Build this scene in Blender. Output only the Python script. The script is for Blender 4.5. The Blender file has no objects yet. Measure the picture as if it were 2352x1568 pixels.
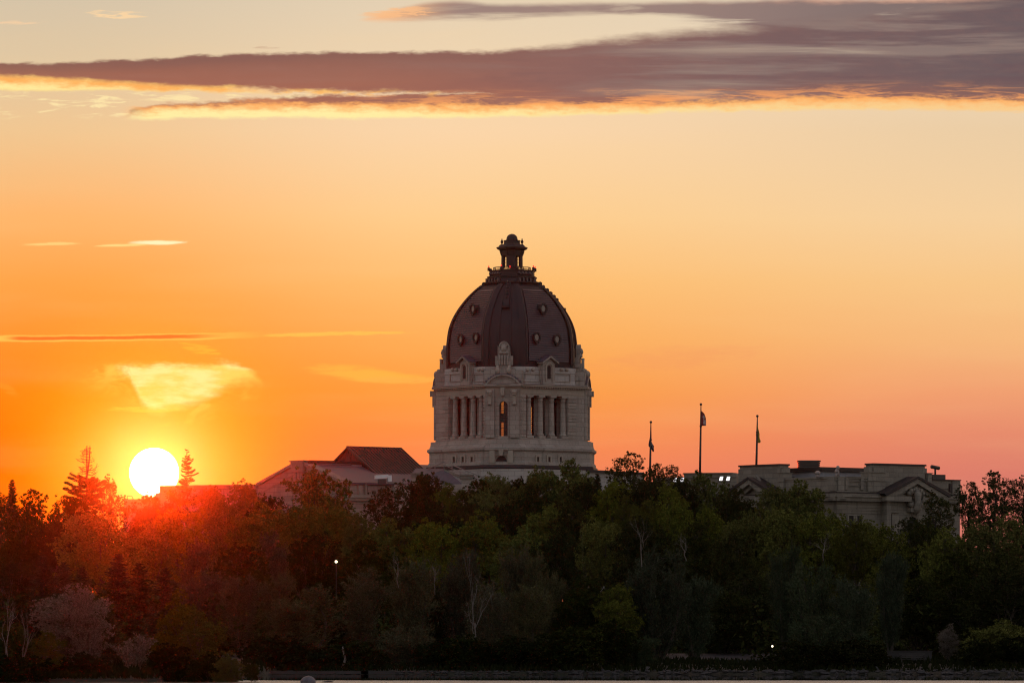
import bpy, math, random
import numpy as np
from mathutils import Vector, Matrix, Euler, Quaternion

# ------------------------------------------------------------------ basics
S = bpy.context.scene
COL = S.collection
PI = math.pi
F = 12213.0          # focal length in survey units (photo surveyed on a 2352 x 1568 grid)
CX, HY, EYE = 1176.0, 1475.0, 2.2   # optical axis, horizon row, eye height above the lake (m)
R = math.radians

def px(u, v, D):
    """world point seen at survey position (u, v) and distance D from the viewpoint"""
    return Vector(((u - CX) / F * D, D, EYE + (HY - v) / F * D))

def zat(v, D):
    return EYE + (HY - v) / F * D

def lin(c):
    out = []
    for x in c:
        x = x / 255.0
        out.append(x / 12.92 if x <= 0.04045 else ((x + 0.055) / 1.055) ** 2.4)
    return out

# ------------------------------------------------------------------ objects
def tag(o, label=None, cat=None, group=None, kind=None):
    if label: o['label'] = label
    if cat: o['category'] = cat
    if group: o['group'] = group
    if kind: o['kind'] = kind
    return o

def empty(name, loc=(0, 0, 0), rz=0.0):
    o = bpy.data.objects.new(name, None)
    o.empty_display_size = 0.5
    o.location = loc
    o.rotation_euler = (0, 0, rz)
    COL.objects.link(o)
    return o

class MB:
    """mesh builder: collects faces, links them as one object"""
    def __init__(self):
        self.v = []; self.f = []; self.sm = []
    def add(self, vs, fs, smooth=False):
        b = len(self.v)
        self.v += [tuple(p) for p in vs]
        for f in fs:
            self.f.append(tuple(b + i for i in f)); self.sm.append(smooth)
        return self
    def prism(self, base, top, smooth=False, caps=True):
        """base, top: equal-length loops of points"""
        n = len(base)
        fs = [(i, (i + 1) % n, n + (i + 1) % n, n + i) for i in range(n)]
        if caps:
            fs.append(tuple(reversed(range(n)))); fs.append(tuple(range(n, 2 * n)))
        return self.add(list(base) + list(top), fs, smooth)
    def loft(self, rings, smooth=False, cap0=True, cap1=True, closed=True):
        n = len(rings[0]); vs = [p for r in rings for p in r]; fs = []
        m = n if closed else n - 1
        for k in range(len(rings) - 1):
            for i in range(m):
                a = k * n + i; b = k * n + (i + 1) % n
                fs.append((a, b, b + n, a + n))
        if cap0: fs.append(tuple(reversed(range(n))))
        if cap1: fs.append(tuple(range((len(rings) - 1) * n, len(rings) * n)))
        return self.add(vs, fs, smooth)
    def box(self, o, a, b, c):
        """parallelepiped: corner o and edge vectors a, b, c"""
        o = Vector(o); a = Vector(a); b = Vector(b); c = Vector(c)
        return self.prism([o, o + a, o + a + b, o + b], [o + c, o + a + c, o + a + b + c, o + b + c])
    def cbox(self, c, s):
        c = Vector(c)
        return self.box((c.x - s[0] / 2, c.y - s[1] / 2, c.z - s[2] / 2), (s[0], 0, 0), (0, s[1], 0), (0, 0, s[2]))
    def lathe(self, c, prof, n=16, smooth=True, cap=True):
        c = Vector(c); rings = []
        for r, z in prof:
            rings.append([c + Vector((r * math.cos(2 * PI * i / n), r * math.sin(2 * PI * i / n), z)) for i in range(n)])
        return self.loft(rings, smooth, cap, cap)
    def tube(self, pts, rad, n=6, smooth=True):
        pts = [Vector(p) for p in pts]
        if not hasattr(rad, '__len__'): rad = [rad] * len(pts)
        rings = []; ref = Vector((0.31, 0.83, 0.47))
        for i, p in enumerate(pts):
            d = (pts[min(i + 1, len(pts) - 1)] - pts[max(i - 1, 0)])
            if d.length < 1e-9: d = Vector((0, 0, 1))
            d.normalize()
            a = d.cross(ref)
            if a.length < 0.1: a = d.cross(Vector((1, 0, 0)))
            a.normalize(); b = d.cross(a)
            rings.append([p + (a * math.cos(2 * PI * k / n) + b * math.sin(2 * PI * k / n)) * rad[i] for k in range(n)])
        return self.loft(rings, smooth)
    def build(self, name, mat, parent=None, bevel=0.0, origin=None):
        me = bpy.data.meshes.new(name)
        vs = self.v
        me.from_pydata(vs, [], self.f)
        me.polygons.foreach_set('use_smooth', self.sm)
        uv = me.uv_layers.new(name='UVMap')
        data = [0.0] * (2 * len(me.loops))
        for p in me.polygons:
            n = p.normal
            if abs(n.z) < 0.75:
                h = math.hypot(n.x, n.y) or 1.0
                tx, ty = -n.y / h, n.x / h
                for li in p.loop_indices:
                    co = me.vertices[me.loops[li].vertex_index].co
                    data[2 * li] = co.x * tx + co.y * ty; data[2 * li + 1] = co.z
            else:
                for li in p.loop_indices:
                    co = me.vertices[me.loops[li].vertex_index].co
                    data[2 * li] = co.x; data[2 * li + 1] = co.y
        uv.data.foreach_set('uv', data)
        me.materials.append(mat)
        o = bpy.data.objects.new(name, me)
        COL.objects.link(o)
        if parent is not None:
            o.parent = parent
        if bevel:
            b = o.modifiers.new('Bevel', 'BEVEL'); b.width = bevel; b.segments = 1; b.limit_method = 'ANGLE'
        return o

def split_build(mb, name, mat, parent):
    """each separate piece of the builder becomes a part of its own"""
    n = len(mb.v); p = list(range(n))
    def find(a):
        while p[a] != a: p[a] = p[p[a]]; a = p[a]
        return a
    for f in mb.f:
        for i in f[1:]: p[find(i)] = find(f[0])
    groups = {}
    for f, sm in zip(mb.f, mb.sm): groups.setdefault(find(f[0]), []).append((f, sm))
    out = []
    for fs in groups.values():
        idx = sorted({i for f, _ in fs for i in f}); m_ = {i: k for k, i in enumerate(idx)}
        b = MB(); b.v = [mb.v[i] for i in idx]; b.f = [tuple(m_[i] for i in f) for f, _ in fs]; b.sm = [s_ for _, s_ in fs]
        out.append(b.build(name, mat, parent))
    return out

# ------------------------------------------------------------------ node helper
class NT:
    def __init__(self, tree):
        self.t = tree; self.n = tree.nodes; self.l = tree.links
    def new(self, typ, **kw):
        n = self.n.new(typ)
        for k, val in kw.items(): setattr(n, k, val)
        return n
    def put(self, sock, x):
        if isinstance(x, bpy.types.NodeSocket): self.l.new(x, sock)
        elif x is not None: sock.default_value = x
    def m(self, op, a, b=None, c=None, clamp=False):
        n = self.new('ShaderNodeMath', operation=op, use_clamp=clamp)
        for i, x in enumerate((a, b, c)):
            if x is not None: self.put(n.inputs[i], x)
        return n.outputs[0]
    def ss(self, x, lo, hi, o0=0.0, o1=1.0):
        n = self.new('ShaderNodeMapRange', interpolation_type='SMOOTHSTEP', clamp=True)
        for i, q in enumerate((x, lo, hi, o0, o1)): self.put(n.inputs[i], q)
        return n.outputs[0]
    def ramp(self, x, stops, interp='LINEAR'):
        n = self.new('ShaderNodeValToRGB'); cr = n.color_ramp; cr.interpolation = interp
        while len(cr.elements) > 1: cr.elements.remove(cr.elements[-1])
        first = True
        for p, c in stops:
            if first: e = cr.elements[0]; e.position = p; first = False
            else: e = cr.elements.new(p)
            e.color = (*c[:3], 1) if hasattr(c, '__len__') else (c, c, c, 1)
        self.put(n.inputs[0], x)
        return n.outputs[0]
    def curve(self, x, pts):
        n = self.new('ShaderNodeFloatCurve'); c = n.mapping.curves[0]
        n.mapping.use_clip = False
        c.points[0].location = pts[0]; c.points[1].location = pts[-1]
        for p in pts[1:-1]: c.points.new(*p)
        n.mapping.update()
        self.put(n.inputs['Value'], x)
        return n.outputs[0]
    def mix(self, f, a, b, blend='MIX'):
        n = self.new('ShaderNodeMix', data_type='RGBA', blend_type=blend)
        self.put(n.inputs[0], f)
        for i, x in ((6, a), (7, b)):
            if isinstance(x, bpy.types.NodeSocket): self.l.new(x, n.inputs[i])
            else: n.inputs[i].default_value = (*x[:3], 1)
        return n.outputs[2]
    def comb(self, x, y, z=0.0):
        n = self.new('ShaderNodeCombineXYZ')
        for i, q in enumerate((x, y, z)): self.put(n.inputs[i], q)
        return n.outputs[0]
    def noise(self, vec, scale, detail=4.0, rough=0.5, dist=0.0, out=0, dims='3D'):
        n = self.new('ShaderNodeTexNoise', noise_dimensions=dims)
        if vec is not None: self.put(n.inputs['Vector'], vec)
        n.inputs['Scale'].default_value = scale; n.inputs['Detail'].default_value = detail
        n.inputs['Roughness'].default_value = rough; n.inputs['Distortion'].default_value = dist
        return n.outputs[out]
    def maprange(self, x, a, b, c, d):
        n = self.new('ShaderNodeMapRange', clamp=True)
        for i, q in enumerate((x, a, b, c, d)): self.put(n.inputs[i], q)
        return n.outputs[0]

def mat_new(name):
    m = bpy.data.materials.new(name); m.use_nodes = True
    nt = NT(m.node_tree)
    bsdf = m.node_tree.nodes['Principled BSDF']
    return m, nt, bsdf
SUN_E = 0.40; SUN_C = (1.0, 0.030, 0.0008)
HAZE_D = 2.0e-5; HAZE_G = 0.993
DUSK_LOW = (0.43, 0.36, 0.34); DUSK_HIGH = (0.21, 0.22, 0.275)
# ------------------------------------------------------------------ camera
cam_d = bpy.data.cameras.new('camera')
cam = bpy.data.objects.new('camera', cam_d); COL.objects.link(cam)
cam.location = (0, 0, EYE); cam.rotation_euler = (R(90), 0, 0)
cam_d.sensor_fit = 'HORIZONTAL'; cam_d.sensor_width = 36.0
cam_d.lens = 36.0 * F / 2352.0
cam_d.shift_y = (HY - 784.0) / 2352.0
cam_d.clip_start = 1.0; cam_d.clip_end = 20000.0
S.camera = cam
S.render.engine = 'CYCLES'
S.view_settings.view_transform = 'Standard'; S.view_settings.look = 'None'
S.view_settings.gamma = 1.0; S.view_settings.exposure = 0.0
S.cycles.use_denoising = True; S.cycles.pixel_filter_type = 'BLACKMAN_HARRIS'; S.cycles.filter_width = 1.15
S.cycles.max_bounces = 6; S.cycles.diffuse_bounces = 3; S.cycles.glossy_bounces = 3
S.cycles.transmission_bounces = 4; S.cycles.transparent_max_bounces = 16; S.cycles.volume_bounces = 0
S.cycles.sample_clamp_indirect = 1.0

SUN_U, SUN_V = 354.0, 1085.0
SUN_DIR = Vector(((SUN_U - CX) / F, 1.0, (HY - SUN_V) / F)).normalized()
SUN_ELEV = math.asin(SUN_DIR.z); SUN_AZ = math.atan2(SUN_DIR.x, SUN_DIR.y)

# ------------------------------------------------------------------ world: evening sky
W = bpy.data.worlds.new('World'); S.world = W; W.use_nodes = True
w = NT(W.node_tree)
for n in list(w.n): w.n.remove(n)
out = w.new('ShaderNodeOutputWorld'); bg = w.new('ShaderNodeBackground')
w.l.new(bg.outputs[0], out.inputs[0])
tc = w.new('ShaderNodeTexCoord')
sep = w.new('ShaderNodeSeparateXYZ'); w.l.new(tc.outputs['Generated'], sep.inputs[0])
dx, dy, dz = sep.outputs
dyc = w.m('MAXIMUM', dy, 0.03)
# bearing and elevation on the western sky, in the survey's own units
U = w.m('MULTIPLY_ADD', w.m('DIVIDE', dx, dyc), F, CX)
V = w.m('MULTIPLY_ADD', w.m('DIVIDE', dz, dyc), -F, HY)
un = w.m('DIVIDE', U, 2352.0)
tV = w.m('DIVIDE', w.m('ADD', V, 500.0), 2000.0)       # -500..1500 -> 0..1

def vramp(lst):
    return w.ramp(tV, [((v + 500.0) / 2000.0, lin(c)) for v, c in lst], 'LINEAR')
left = vramp([(-500, (150, 160, 180)), (-150, (196, 188, 176)), (0, (214, 196, 168)), (150, (226, 200, 162)), (300, (240, 199, 146)),
              (500, (253, 183, 108)), (650, (255, 166, 76)), (780, (255, 148, 50)), (900, (255, 128, 20)), (1000, (255, 112, 2)), (1150, (250, 96, 0)), (1480, (235, 80, 0))])
mid = vramp([(-500, (160, 168, 182)), (-150, (206, 198, 184)), (0, (229, 209, 180)), (150, (240, 213, 176)), (300, (251, 214, 170)),
             (500, (254, 206, 142)), (650, (254, 190, 112)), (780, (253, 174, 88)), (900, (253, 158, 66)), (1000, (252, 143, 74)), (1100, (248, 132, 88)), (1480, (228, 110, 80))])
right = vramp([(-500, (160, 166, 182)), (-150, (204, 200, 190)), (0, (226, 212, 192)), (150, (236, 214, 184)), (300, (236, 206, 166)),
               (500, (246, 208, 158)), (650, (248, 198, 136)), (780, (246, 184, 124)), (900, (241, 160, 114)), (1000, (230, 138, 108)), (1100, (218, 122, 106)), (1480, (190, 104, 96))])
base = w.mix(w.ss(un, 0.02, 0.46), left, mid)
base = w.mix(w.ss(un, 0.44, 1.02), base, right)

# slight streaky unevenness of the clear air
P = w.comb(w.m('MULTIPLY', U, 0.0011), w.m('MULTIPLY', V, 0.009))
hz = w.noise(P, 1.0, 5, 0.55)
base = w.mix(w.m('MULTIPLY', w.ss(hz, 0.45, 0.75), 0.10), base, lin((255, 214, 150)))

# glow round the sun
ru = w.m('SUBTRACT', U, SUN_U); rv = w.m('SUBTRACT', V, SUN_V)
rr = w.m('SQRT', w.m('ADD', w.m('MULTIPLY', ru, ru), w.m('MULTIPLY', rv, rv)))
ga = w.curve(w.m('DIVIDE', rr, 800.0, clamp=True), [(0, 1), (0.08, 0.96), (0.16, 0.80), (0.26, 0.54), (0.38, 0.30), (0.52, 0.13), (0.70, 0.05), (1, 0)])
gcol = w.ramp(w.m('DIVIDE', rr, 800.0, clamp=True), [(0, lin((255, 176, 118))), (0.10, lin((255, 186, 104))), (0.18, lin((255, 190, 72))), (0.26, lin((255, 186, 40))), (0.36, lin((255, 174, 14))), (0.6, lin((255, 150, 6))), (1, lin((255, 140, 20)))])
base = w.mix(ga, base, gcol)

# ---------------------------------------------------------------- clouds
def wob(su, sv, amp, seed, detail=5, rough=0.6, dist=0.0):
    detail = min(detail, 5)
    q = w.comb(w.m('MULTIPLY', U, su), w.m('MULTIPLY', V, sv), seed)
    n = w.noise(q, 1.0, detail, rough, dist)
    return w.m('MULTIPLY', w.m('SUBTRACT', n, 0.5), amp)

def C(pts):      # curve over the bearing giving a height on the photo grid
    return w.m('MULTIPLY', w.curve(un, [(u / 2352.0, v / 1568.0) for u, v in pts]), 1568.0)

big = wob(0.0035, 0.010, 46, 1.3)
fine = wob(0.011, 0.045, 30, 7.7)
stre = wob(0.0028, 0.035, 60, 4.1, 7, 0.62)
puff = wob(0.022, 0.065, 42, 3.3, 5, 0.68)
edge = w.m('ADD', w.m('MULTIPLY', big, 0.40), w.m('ADD', w.m('MULTIPLY', fine, 0.8), puff))
long_ = wob(0.0014, 0.021, 1.0, 18.3, 5, 0.58, 0.3)

def band(top, bot, st, sb, wt, wb):
    a = w.ss(w.m('SUBTRACT', w.m('ADD', V, wt), top), w.m('MULTIPLY', st, -0.5) if not isinstance(st, (int, float)) else -st / 2, st / 2 if isinstance(st, (int, float)) else w.m('MULTIPLY', st, 0.5))
    b = w.ss(w.m('SUBTRACT', bot, w.m('ADD', V, wb)), -sb / 2, sb / 2)
    return w.m('MULTIPLY', a, b)

# upper right veil
t1 = C([(0, -60), (780, 60), (850, 40), (1020, 6), (1150, 12), (1400, 10), (1650, 2), (1800, 0), (2000, 0), (2150, -6), (2352, -12)])
b1 = C([(0, -90), (780, 30), (850, 44), (1020, 40), (1250, 42), (1500, 34), (1700, 60), (1850, 95), (2100, 130), (2352, 160)])
m1 = band(t1, b1, 16, 22, w.m('MULTIPLY', big, 0.5), w.m('MULTIPLY', stre, 0.8))
holes = w.ss(wob(0.0030, 0.030, 1.0, 9.2, 6, 0.62, 0.4), 0.03, 0.17)
m1 = w.m('MULTIPLY', m1, w.m('SUBTRACT', 1.0, w.m('MULTIPLY', holes, w.ss(un, 0.55, 0.72, 0.15, 0.85))))
veil_c = w.mix(w.ss(un, 0.36, 0.455), lin((250, 186, 132)), lin((150, 122, 116)))
veil_c = w.mix(w.ss(un, 0.55, 0.95), veil_c, lin((112, 94, 96)))
veil_c = w.mix(w.m('MULTIPLY', w.ss(w.m('ADD', V, fine), 14, -6), w.ss(un, 0.55, 0.9, 0.25, 0.75)), veil_c, lin((232, 170, 140)))
base = w.mix(w.m('MULTIPLY', m1, 0.92), base, veil_c)

# main dark bank
top = C([(0, 146), (150, 145), (300, 138), (480, 128), (650, 124), (950, 119), (1150, 117), (1300, 104), (1450, 88), (1650, 66), (1800, 58), (1950, 42), (2100, 20), (2200, 6), (2352, -20)])
bot = C([(0, 175), (150, 182), (300, 190), (420, 198), (600, 204), (800, 212), (1000, 214), (1150, 222), (1300, 252), (1500, 250), (1700, 246), (1900, 236), (2100, 238), (2352, 246)])
soft = w.ss(un, 0.42, 0.72, 10.0, 46.0)
wtop = w.m('ADD', w.m('ADD', w.m('MULTIPLY', fine, 0.55), w.m('MULTIPLY', puff, 0.42)), w.m('MULTIPLY', w.m('MULTIPLY', stre, 0.75), w.ss(un, 0.42, 0.7)))
mb = band(top, bot, soft, 15, wtop, w.m('MULTIPLY', edge, 0.6))
# lower streak that joins it
t2 = C([(0, 400), (230, 300), (330, 246), (430, 236), (560, 230), (700, 221), (900, 219), (1100, 214), (1300, 208), (2352, 200)])
b2 = C([(0, 300), (230, 270), (330, 258), (430, 252), (560, 250), (700, 250), (900, 252), (1100, 254), (1300, 252), (1500, 247), (1700, 242), (2000, 236), (2352, 240)])
m2 = band(t2, b2, 10, 12, w.m('MULTIPLY', edge, 0.6), w.m('MULTIPLY', edge, 0.35))
dark = w.m('MAXIMUM', mb, m2)
dark = w.m('MULTIPLY', dark, w.m('SUBTRACT', 1.0, w.m('MULTIPLY', w.ss(long_, 0.10, 0.28), w.ss(un, 0.5, 0.85, 0.0, 0.40))))
# glowing undersides
f1 = band(w.m('SUBTRACT', bot, 16.0), C([(0, 207), (150, 208), (300, 206), (420, 208), (600, 216), (800, 217), (1000, 222), (1150, 226), (1300, 250), (2352, 246)]), 18, 10, edge, w.m('MULTIPLY', edge, 0.35))
brk = w.ss(wob(0.007, 0.035, 1.0, 55.0, 5, 0.64, 0.5), -0.07, 0.08)
f1 = w.m('MULTIPLY', f1, w.ss(un, 0.50, 0.42))
f1 = w.m('MULTIPLY', f1, w.m('MAXIMUM', w.ss(un, 0.30, 0.18), brk))
f2 = band(w.m('SUBTRACT', b2, 12.0), C([(0, 260), (230, 271), (330, 274), (500, 270), (700, 272), (900, 271), (1100, 269), (1300, 265), (1500, 260), (1700, 255), (2000, 251), (2200, 254), (2352, 256)]), 14, 10, w.m('MULTIPLY', edge, 0.8), w.m('ADD', w.m('MULTIPLY', fine, 0.30), w.m('MULTIPLY', puff, 0.45)))
f2 = w.m('MULTIPLY', f2, w.ss(un, 0.115, 0.15))
# small torn pieces below the left end
torn = w.m('MULTIPLY', band(C([(0, 214), (700, 212), (2352, 210)]), C([(0, 268), (500, 262), (760, 240), (900, 218), (2352, 150)]), 20, 20, 0.0, 0.0),
           w.ss(wob(0.011, 0.085, 1.0, 21.0, 5, 0.66, 0.6), 0.02, 0.14))
torn = w.m('MULTIPLY', torn, w.ss(un, 0.40, 0.2))
glowc = w.mix(w.ss(un, 0.30, 1.0), lin((255, 238, 164)), lin((250, 204, 140)))
base = w.mix(w.m('MULTIPLY', torn, 0.85), base, lin((255, 232, 172)))
dk = w.ramp(un, [(0.0, lin((152, 106, 88))), (0.12, lin((146, 98, 84))), (0.35, lin((152, 102, 88))), (0.55, lin((140, 100, 93))), (0.75, lin((122, 95, 94))), (1.0, lin((108, 92, 94)))])
dk = w.mix(w.m('MULTIPLY', w.ss(long_, 0.0, 0.15), w.ss(un, 0.42, 0.8, 0.10, 0.70)), dk, lin((150, 130, 121)))
dk = w.mix(w.m('MULTIPLY', w.ss(long_, -0.02, -0.16), w.ss(un, 0.3, 0.8, 0.12, 0.6)), dk, lin((108, 84, 88)))
dk = w.mix(w.m('MULTIPLY', w.ss(puff, -5.0, 12.0), 0.10), dk, lin((176, 120, 104)))
dk = w.mix(w.m('MULTIPLY', w.ss(w.m('SUBTRACT', V, bot), -70, -8), 0.28), dk, lin((186, 112, 84)))
dk = w.mix(w.m('MULTIPLY', w.ss(w.m('ADD', w.m('SUBTRACT', V, top), w.m('MULTIPLY', big, 0.6)), 34, 2), w.ss(un, 0.7, 0.3, 0.1, 0.55)), dk, lin((128, 92, 84)))
rim = wob(0.005, 0.05, 1.0, 33.0, 8, 0.66, 0.6)
redlo = w.m('MULTIPLY', w.ss(w.m('SUBTRACT', V, b2), -58, -6), w.ss(w.m('MULTIPLY_ADD', w.m('SUBTRACT', V, b2), 0.0022, rim), -0.10, 0.05))
dk = w.mix(w.m('MULTIPLY', redlo, w.ss(un, 0.22, 0.5, 0.35, 0.95)), dk, lin((253, 166, 100)))
base = w.mix(w.m('MULTIPLY', f1, 0.9), base, lin((255, 208, 116)))
base = w.mix(dark, base, dk)
f1i = w.m('MULTIPLY', f1, w.ss(w.m('SUBTRACT', V, bot), -8, 10))
base = w.mix(f1i, base, w.mix(w.ss(w.m('ADD', puff, w.m('SUBTRACT', V, bot)), 2, 26), lin((255, 176, 92)), lin((255, 234, 156))))
base = w.mix(f2, base, w.mix(w.ss(w.m('ADD', puff, w.m('SUBTRACT', V, b2)), -12, 12), lin((255, 176, 100)), glowc))

# thin wisps: centre u, v, half length, half height, slope, colour, strength
wn1 = wob(0.018, 0.13, 1.0, 41.0, 5, 0.68, 0.9)
wn2 = wob(0.006, 0.02, 1.0, 44.0, 2, 0.5)
def wisp(cu, cv, hu, hv, slope, col, k, seed, lo=-0.01, hi=0.16):
    a = w.m('SUBTRACT', U, cu)
    b = w.m('SUBTRACT', w.m('SUBTRACT', V, cv), w.m('MULTIPLY', a, slope))
    b = w.m('MULTIPLY_ADD', wn2, hv * 1.6, b)
    a = w.m('DIVIDE', a, hu); b = w.m('DIVIDE', b, hv)
    q = w.m('MULTIPLY_ADD', a, a, w.m('MULTIPLY', b, b))
    env = w.ss(q, 1.0, 0.05)
    n = w.ss(w.m('MULTIPLY_ADD', w.m('SUBTRACT', env, 0.55), 0.30, wn1), lo, hi, 0.0, k)
    return w.m('MULTIPLY', env, n), lin(col)

for spec in [
    (268, 34, 95, 15, 0.03, (252, 214, 164), 0.9, 41.0), (50, 52, 95, 8, -0.03, (248, 208, 164), 0.7, 43.0),
    (915, 30, 120, 17, 0.0, (250, 190, 136), 0.85, 45.0), (610, 110, 50, 4, 0.0, (198, 158, 130), 0.5, 46.0),
    (365, 557, 85, 8, -0.035, (255, 246, 190), 1.0, 51.0, -0.12, 0.03), (280, 564, 90, 4, -0.02, (255, 226, 140), 0.8, 52.0, -0.12, 0.06), (120, 560, 95, 5, -0.03, (255, 216, 130), 0.8, 53.0, -0.08, 0.1),
    (760, 767, 250, 7, -0.022, (255, 200, 84), 0.75, 57.0, -0.1, 0.1), (460, 800, 75, 20, 0.25, (255, 190, 62), 0.6, 61.0),
    (850, 860, 190, 20, 0.10, (255, 184, 72), 0.85, 63.0, -0.16, 0.12), (930, 872, 150, 10, 0.03, (255, 178, 80), 0.7, 64.0, -0.12, 0.14), (15, 890, 40, 22, 0.5, (255, 150, 40), 0.7, 65.0),
    (330, 940, 140, 10, -0.02, (255, 212, 80), 0.5, 67.0), (1560, 820, 300, 40, -0.1, (240, 142, 98), 0.22, 69.0, -0.1, 0.2)]:
    mk, c = wisp(*spec)
    base = w.mix(mk, base, c)

# the long thin streak with a red core
va = w.m('ADD', w.m('SUBTRACT', V, C([(0, 777), (240, 776), (480, 772), (700, 765), (950, 764), (2352, 764)])), w.m('MULTIPLY', fine, 0.30))
sa = w.m('MULTIPLY', w.ss(w.m('ABSOLUTE', va), 9.5, 5.0), w.ss(un, 0.27, 0.19))
base = w.mix(w.m('MULTIPLY', sa, 0.95), base, lin((255, 196, 84)))
sc = w.m('MULTIPLY', w.ss(w.m('ABSOLUTE', w.m('ADD', va, 0.5)), 6.0, 2.5), w.ss(un, 0.235, 0.17))
sc = w.m('MULTIPLY', sc, w.ss(un, 0.0, 0.02))
base = w.mix(w.m('MULTIPLY', sc, 0.95), base, lin((250, 116, 40)))

# the bright torn wedge above the sun
wt = C([(0, 930), (230, 842), (270, 838), (330, 838), (450, 840), (540, 836), (580, 856), (640, 900), (2352, 900)])
wbm = C([(0, 700), (230, 846), (262, 850), (285, 862), (310, 892), (330, 930), (352, 944), (400, 936), (470, 916), (530, 882), (580, 860), (640, 790), (2352, 700)])
we = w.m('ADD', w.m('MULTIPLY', big, 0.35), w.m('MULTIPLY', wob(0.012, 0.03, 40, 71.0, 7, 0.65, 0.8), 0.8))
wm = band(wt, wbm, 22, 34, w.m('ADD', w.m('MULTIPLY', fine, 0.8), puff), we)
wm2 = w.m('MULTIPLY', band(wt, w.m('ADD', wbm, 30.0), 20, 90, we, we), w.ss(wob(0.010, 0.022, 1.0, 75.0, 7, 0.65, 0.8), -0.06, 0.16))
base = w.mix(w.m('MULTIPLY', wm2, 0.75), base, lin((255, 208, 88)))
wfade = w.ss(w.m('ADD', wob(0.011, 0.020, 1.0, 91.0, 5, 0.62, 0.8), w.m('MULTIPLY', w.ss(un, 0.105, 0.165), 0.35)), -0.06, 0.16)
base = w.mix(w.m('MULTIPLY', w.m('MULTIPLY', wm, wfade), 0.86), base, w.mix(w.ss(wob(0.008, 0.03, 1.0, 77.0, 6, 0.6), -0.1, 0.14), lin((255, 222, 104)), lin((255, 244, 158))))

# sun disc: half a degree wide, far brighter than the sky
disc = w.ss(rr, 57.2, 55.6)
base = w.mix(disc, base, (14.0, 11.0, 7.0))

# the rest of the dome: clear dusk sky
sky = w.new('ShaderNodeTexSky', sky_type='NISHITA')
sky.sun_disc = False; sky.sun_elevation = SUN_ELEV; sky.sun_rotation = SUN_AZ
sky.air_density = 1.0; sky.dust_density = 1.5; sky.ozone_density = 1.0
NISHITA_K = 0.10
nk = w.new('ShaderNodeVectorMath', operation='SCALE'); w.l.new(sky.outputs[0], nk.inputs[0]); nk.inputs[3].default_value = NISHITA_K
dusk = w.mix(w.ss(dz, -0.02, 0.9), DUSK_LOW, DUSK_HIGH)
dusk = w.mix(w.ss(dy, -0.3, 0.9), dusk, lin((200, 150, 120)))
addn = w.new('ShaderNodeVectorMath', operation='ADD'); w.l.new(nk.outputs[0], addn.inputs[0]); w.l.new(dusk, addn.inputs[1])
west = w.ss(dy, 0.940, 0.985)
west = w.m('MULTIPLY', west, w.ss(dz, 0.34, 0.16))
final = w.mix(west, addn.outputs[0], base)
final = w.mix(w.ss(dz, -0.001, -0.03), final, (0.02, 0.02, 0.02))
w.l.new(final, bg.inputs[0]); bg.inputs[1].default_value = 1.0
W.cycles.sampling_method = 'NONE'

# ------------------------------------------------------------------ sun lamp
sl = bpy.data.lights.new('sun', 'SUN'); so = bpy.data.objects.new('sun', sl); COL.objects.link(so)
sl.energy = SUN_E; sl.color = SUN_C; sl.angle = R(0.5)
SUN_L = Vector(((SUN_U - CX) / F, 1.0, (HY - 1080.0) / F)).normalized()
so.rotation_euler = (-SUN_L).to_track_quat('-Z', 'Y').to_euler()
so.location = (0, 0, 90)
# ------------------------------------------------------------------ evening haze
hb = MB().box((-1600, -320, -2.0), (3200, 0, 0), (0, 3900, 0), (0, 0, 57.0))
hm = bpy.data.materials.new('haze_air'); hm.use_nodes = True
for n in list(hm.node_tree.nodes): hm.node_tree.nodes.remove(n)
h = NT(hm.node_tree)
ho = h.new('ShaderNodeOutputMaterial'); pv = h.new('ShaderNodeVolumePrincipled')
pv.inputs['Color'].default_value = (0.95, 0.92, 0.88, 1); pv.inputs['Density'].default_value = HAZE_D
pv.inputs['Anisotropy'].default_value = HAZE_G
h.l.new(pv.outputs[0], ho.inputs['Volume'])
haze = hb.build('haze', hm); tag(haze, 'thin warm evening haze filling the air over lake and park', 'haze', kind='stuff')
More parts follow.
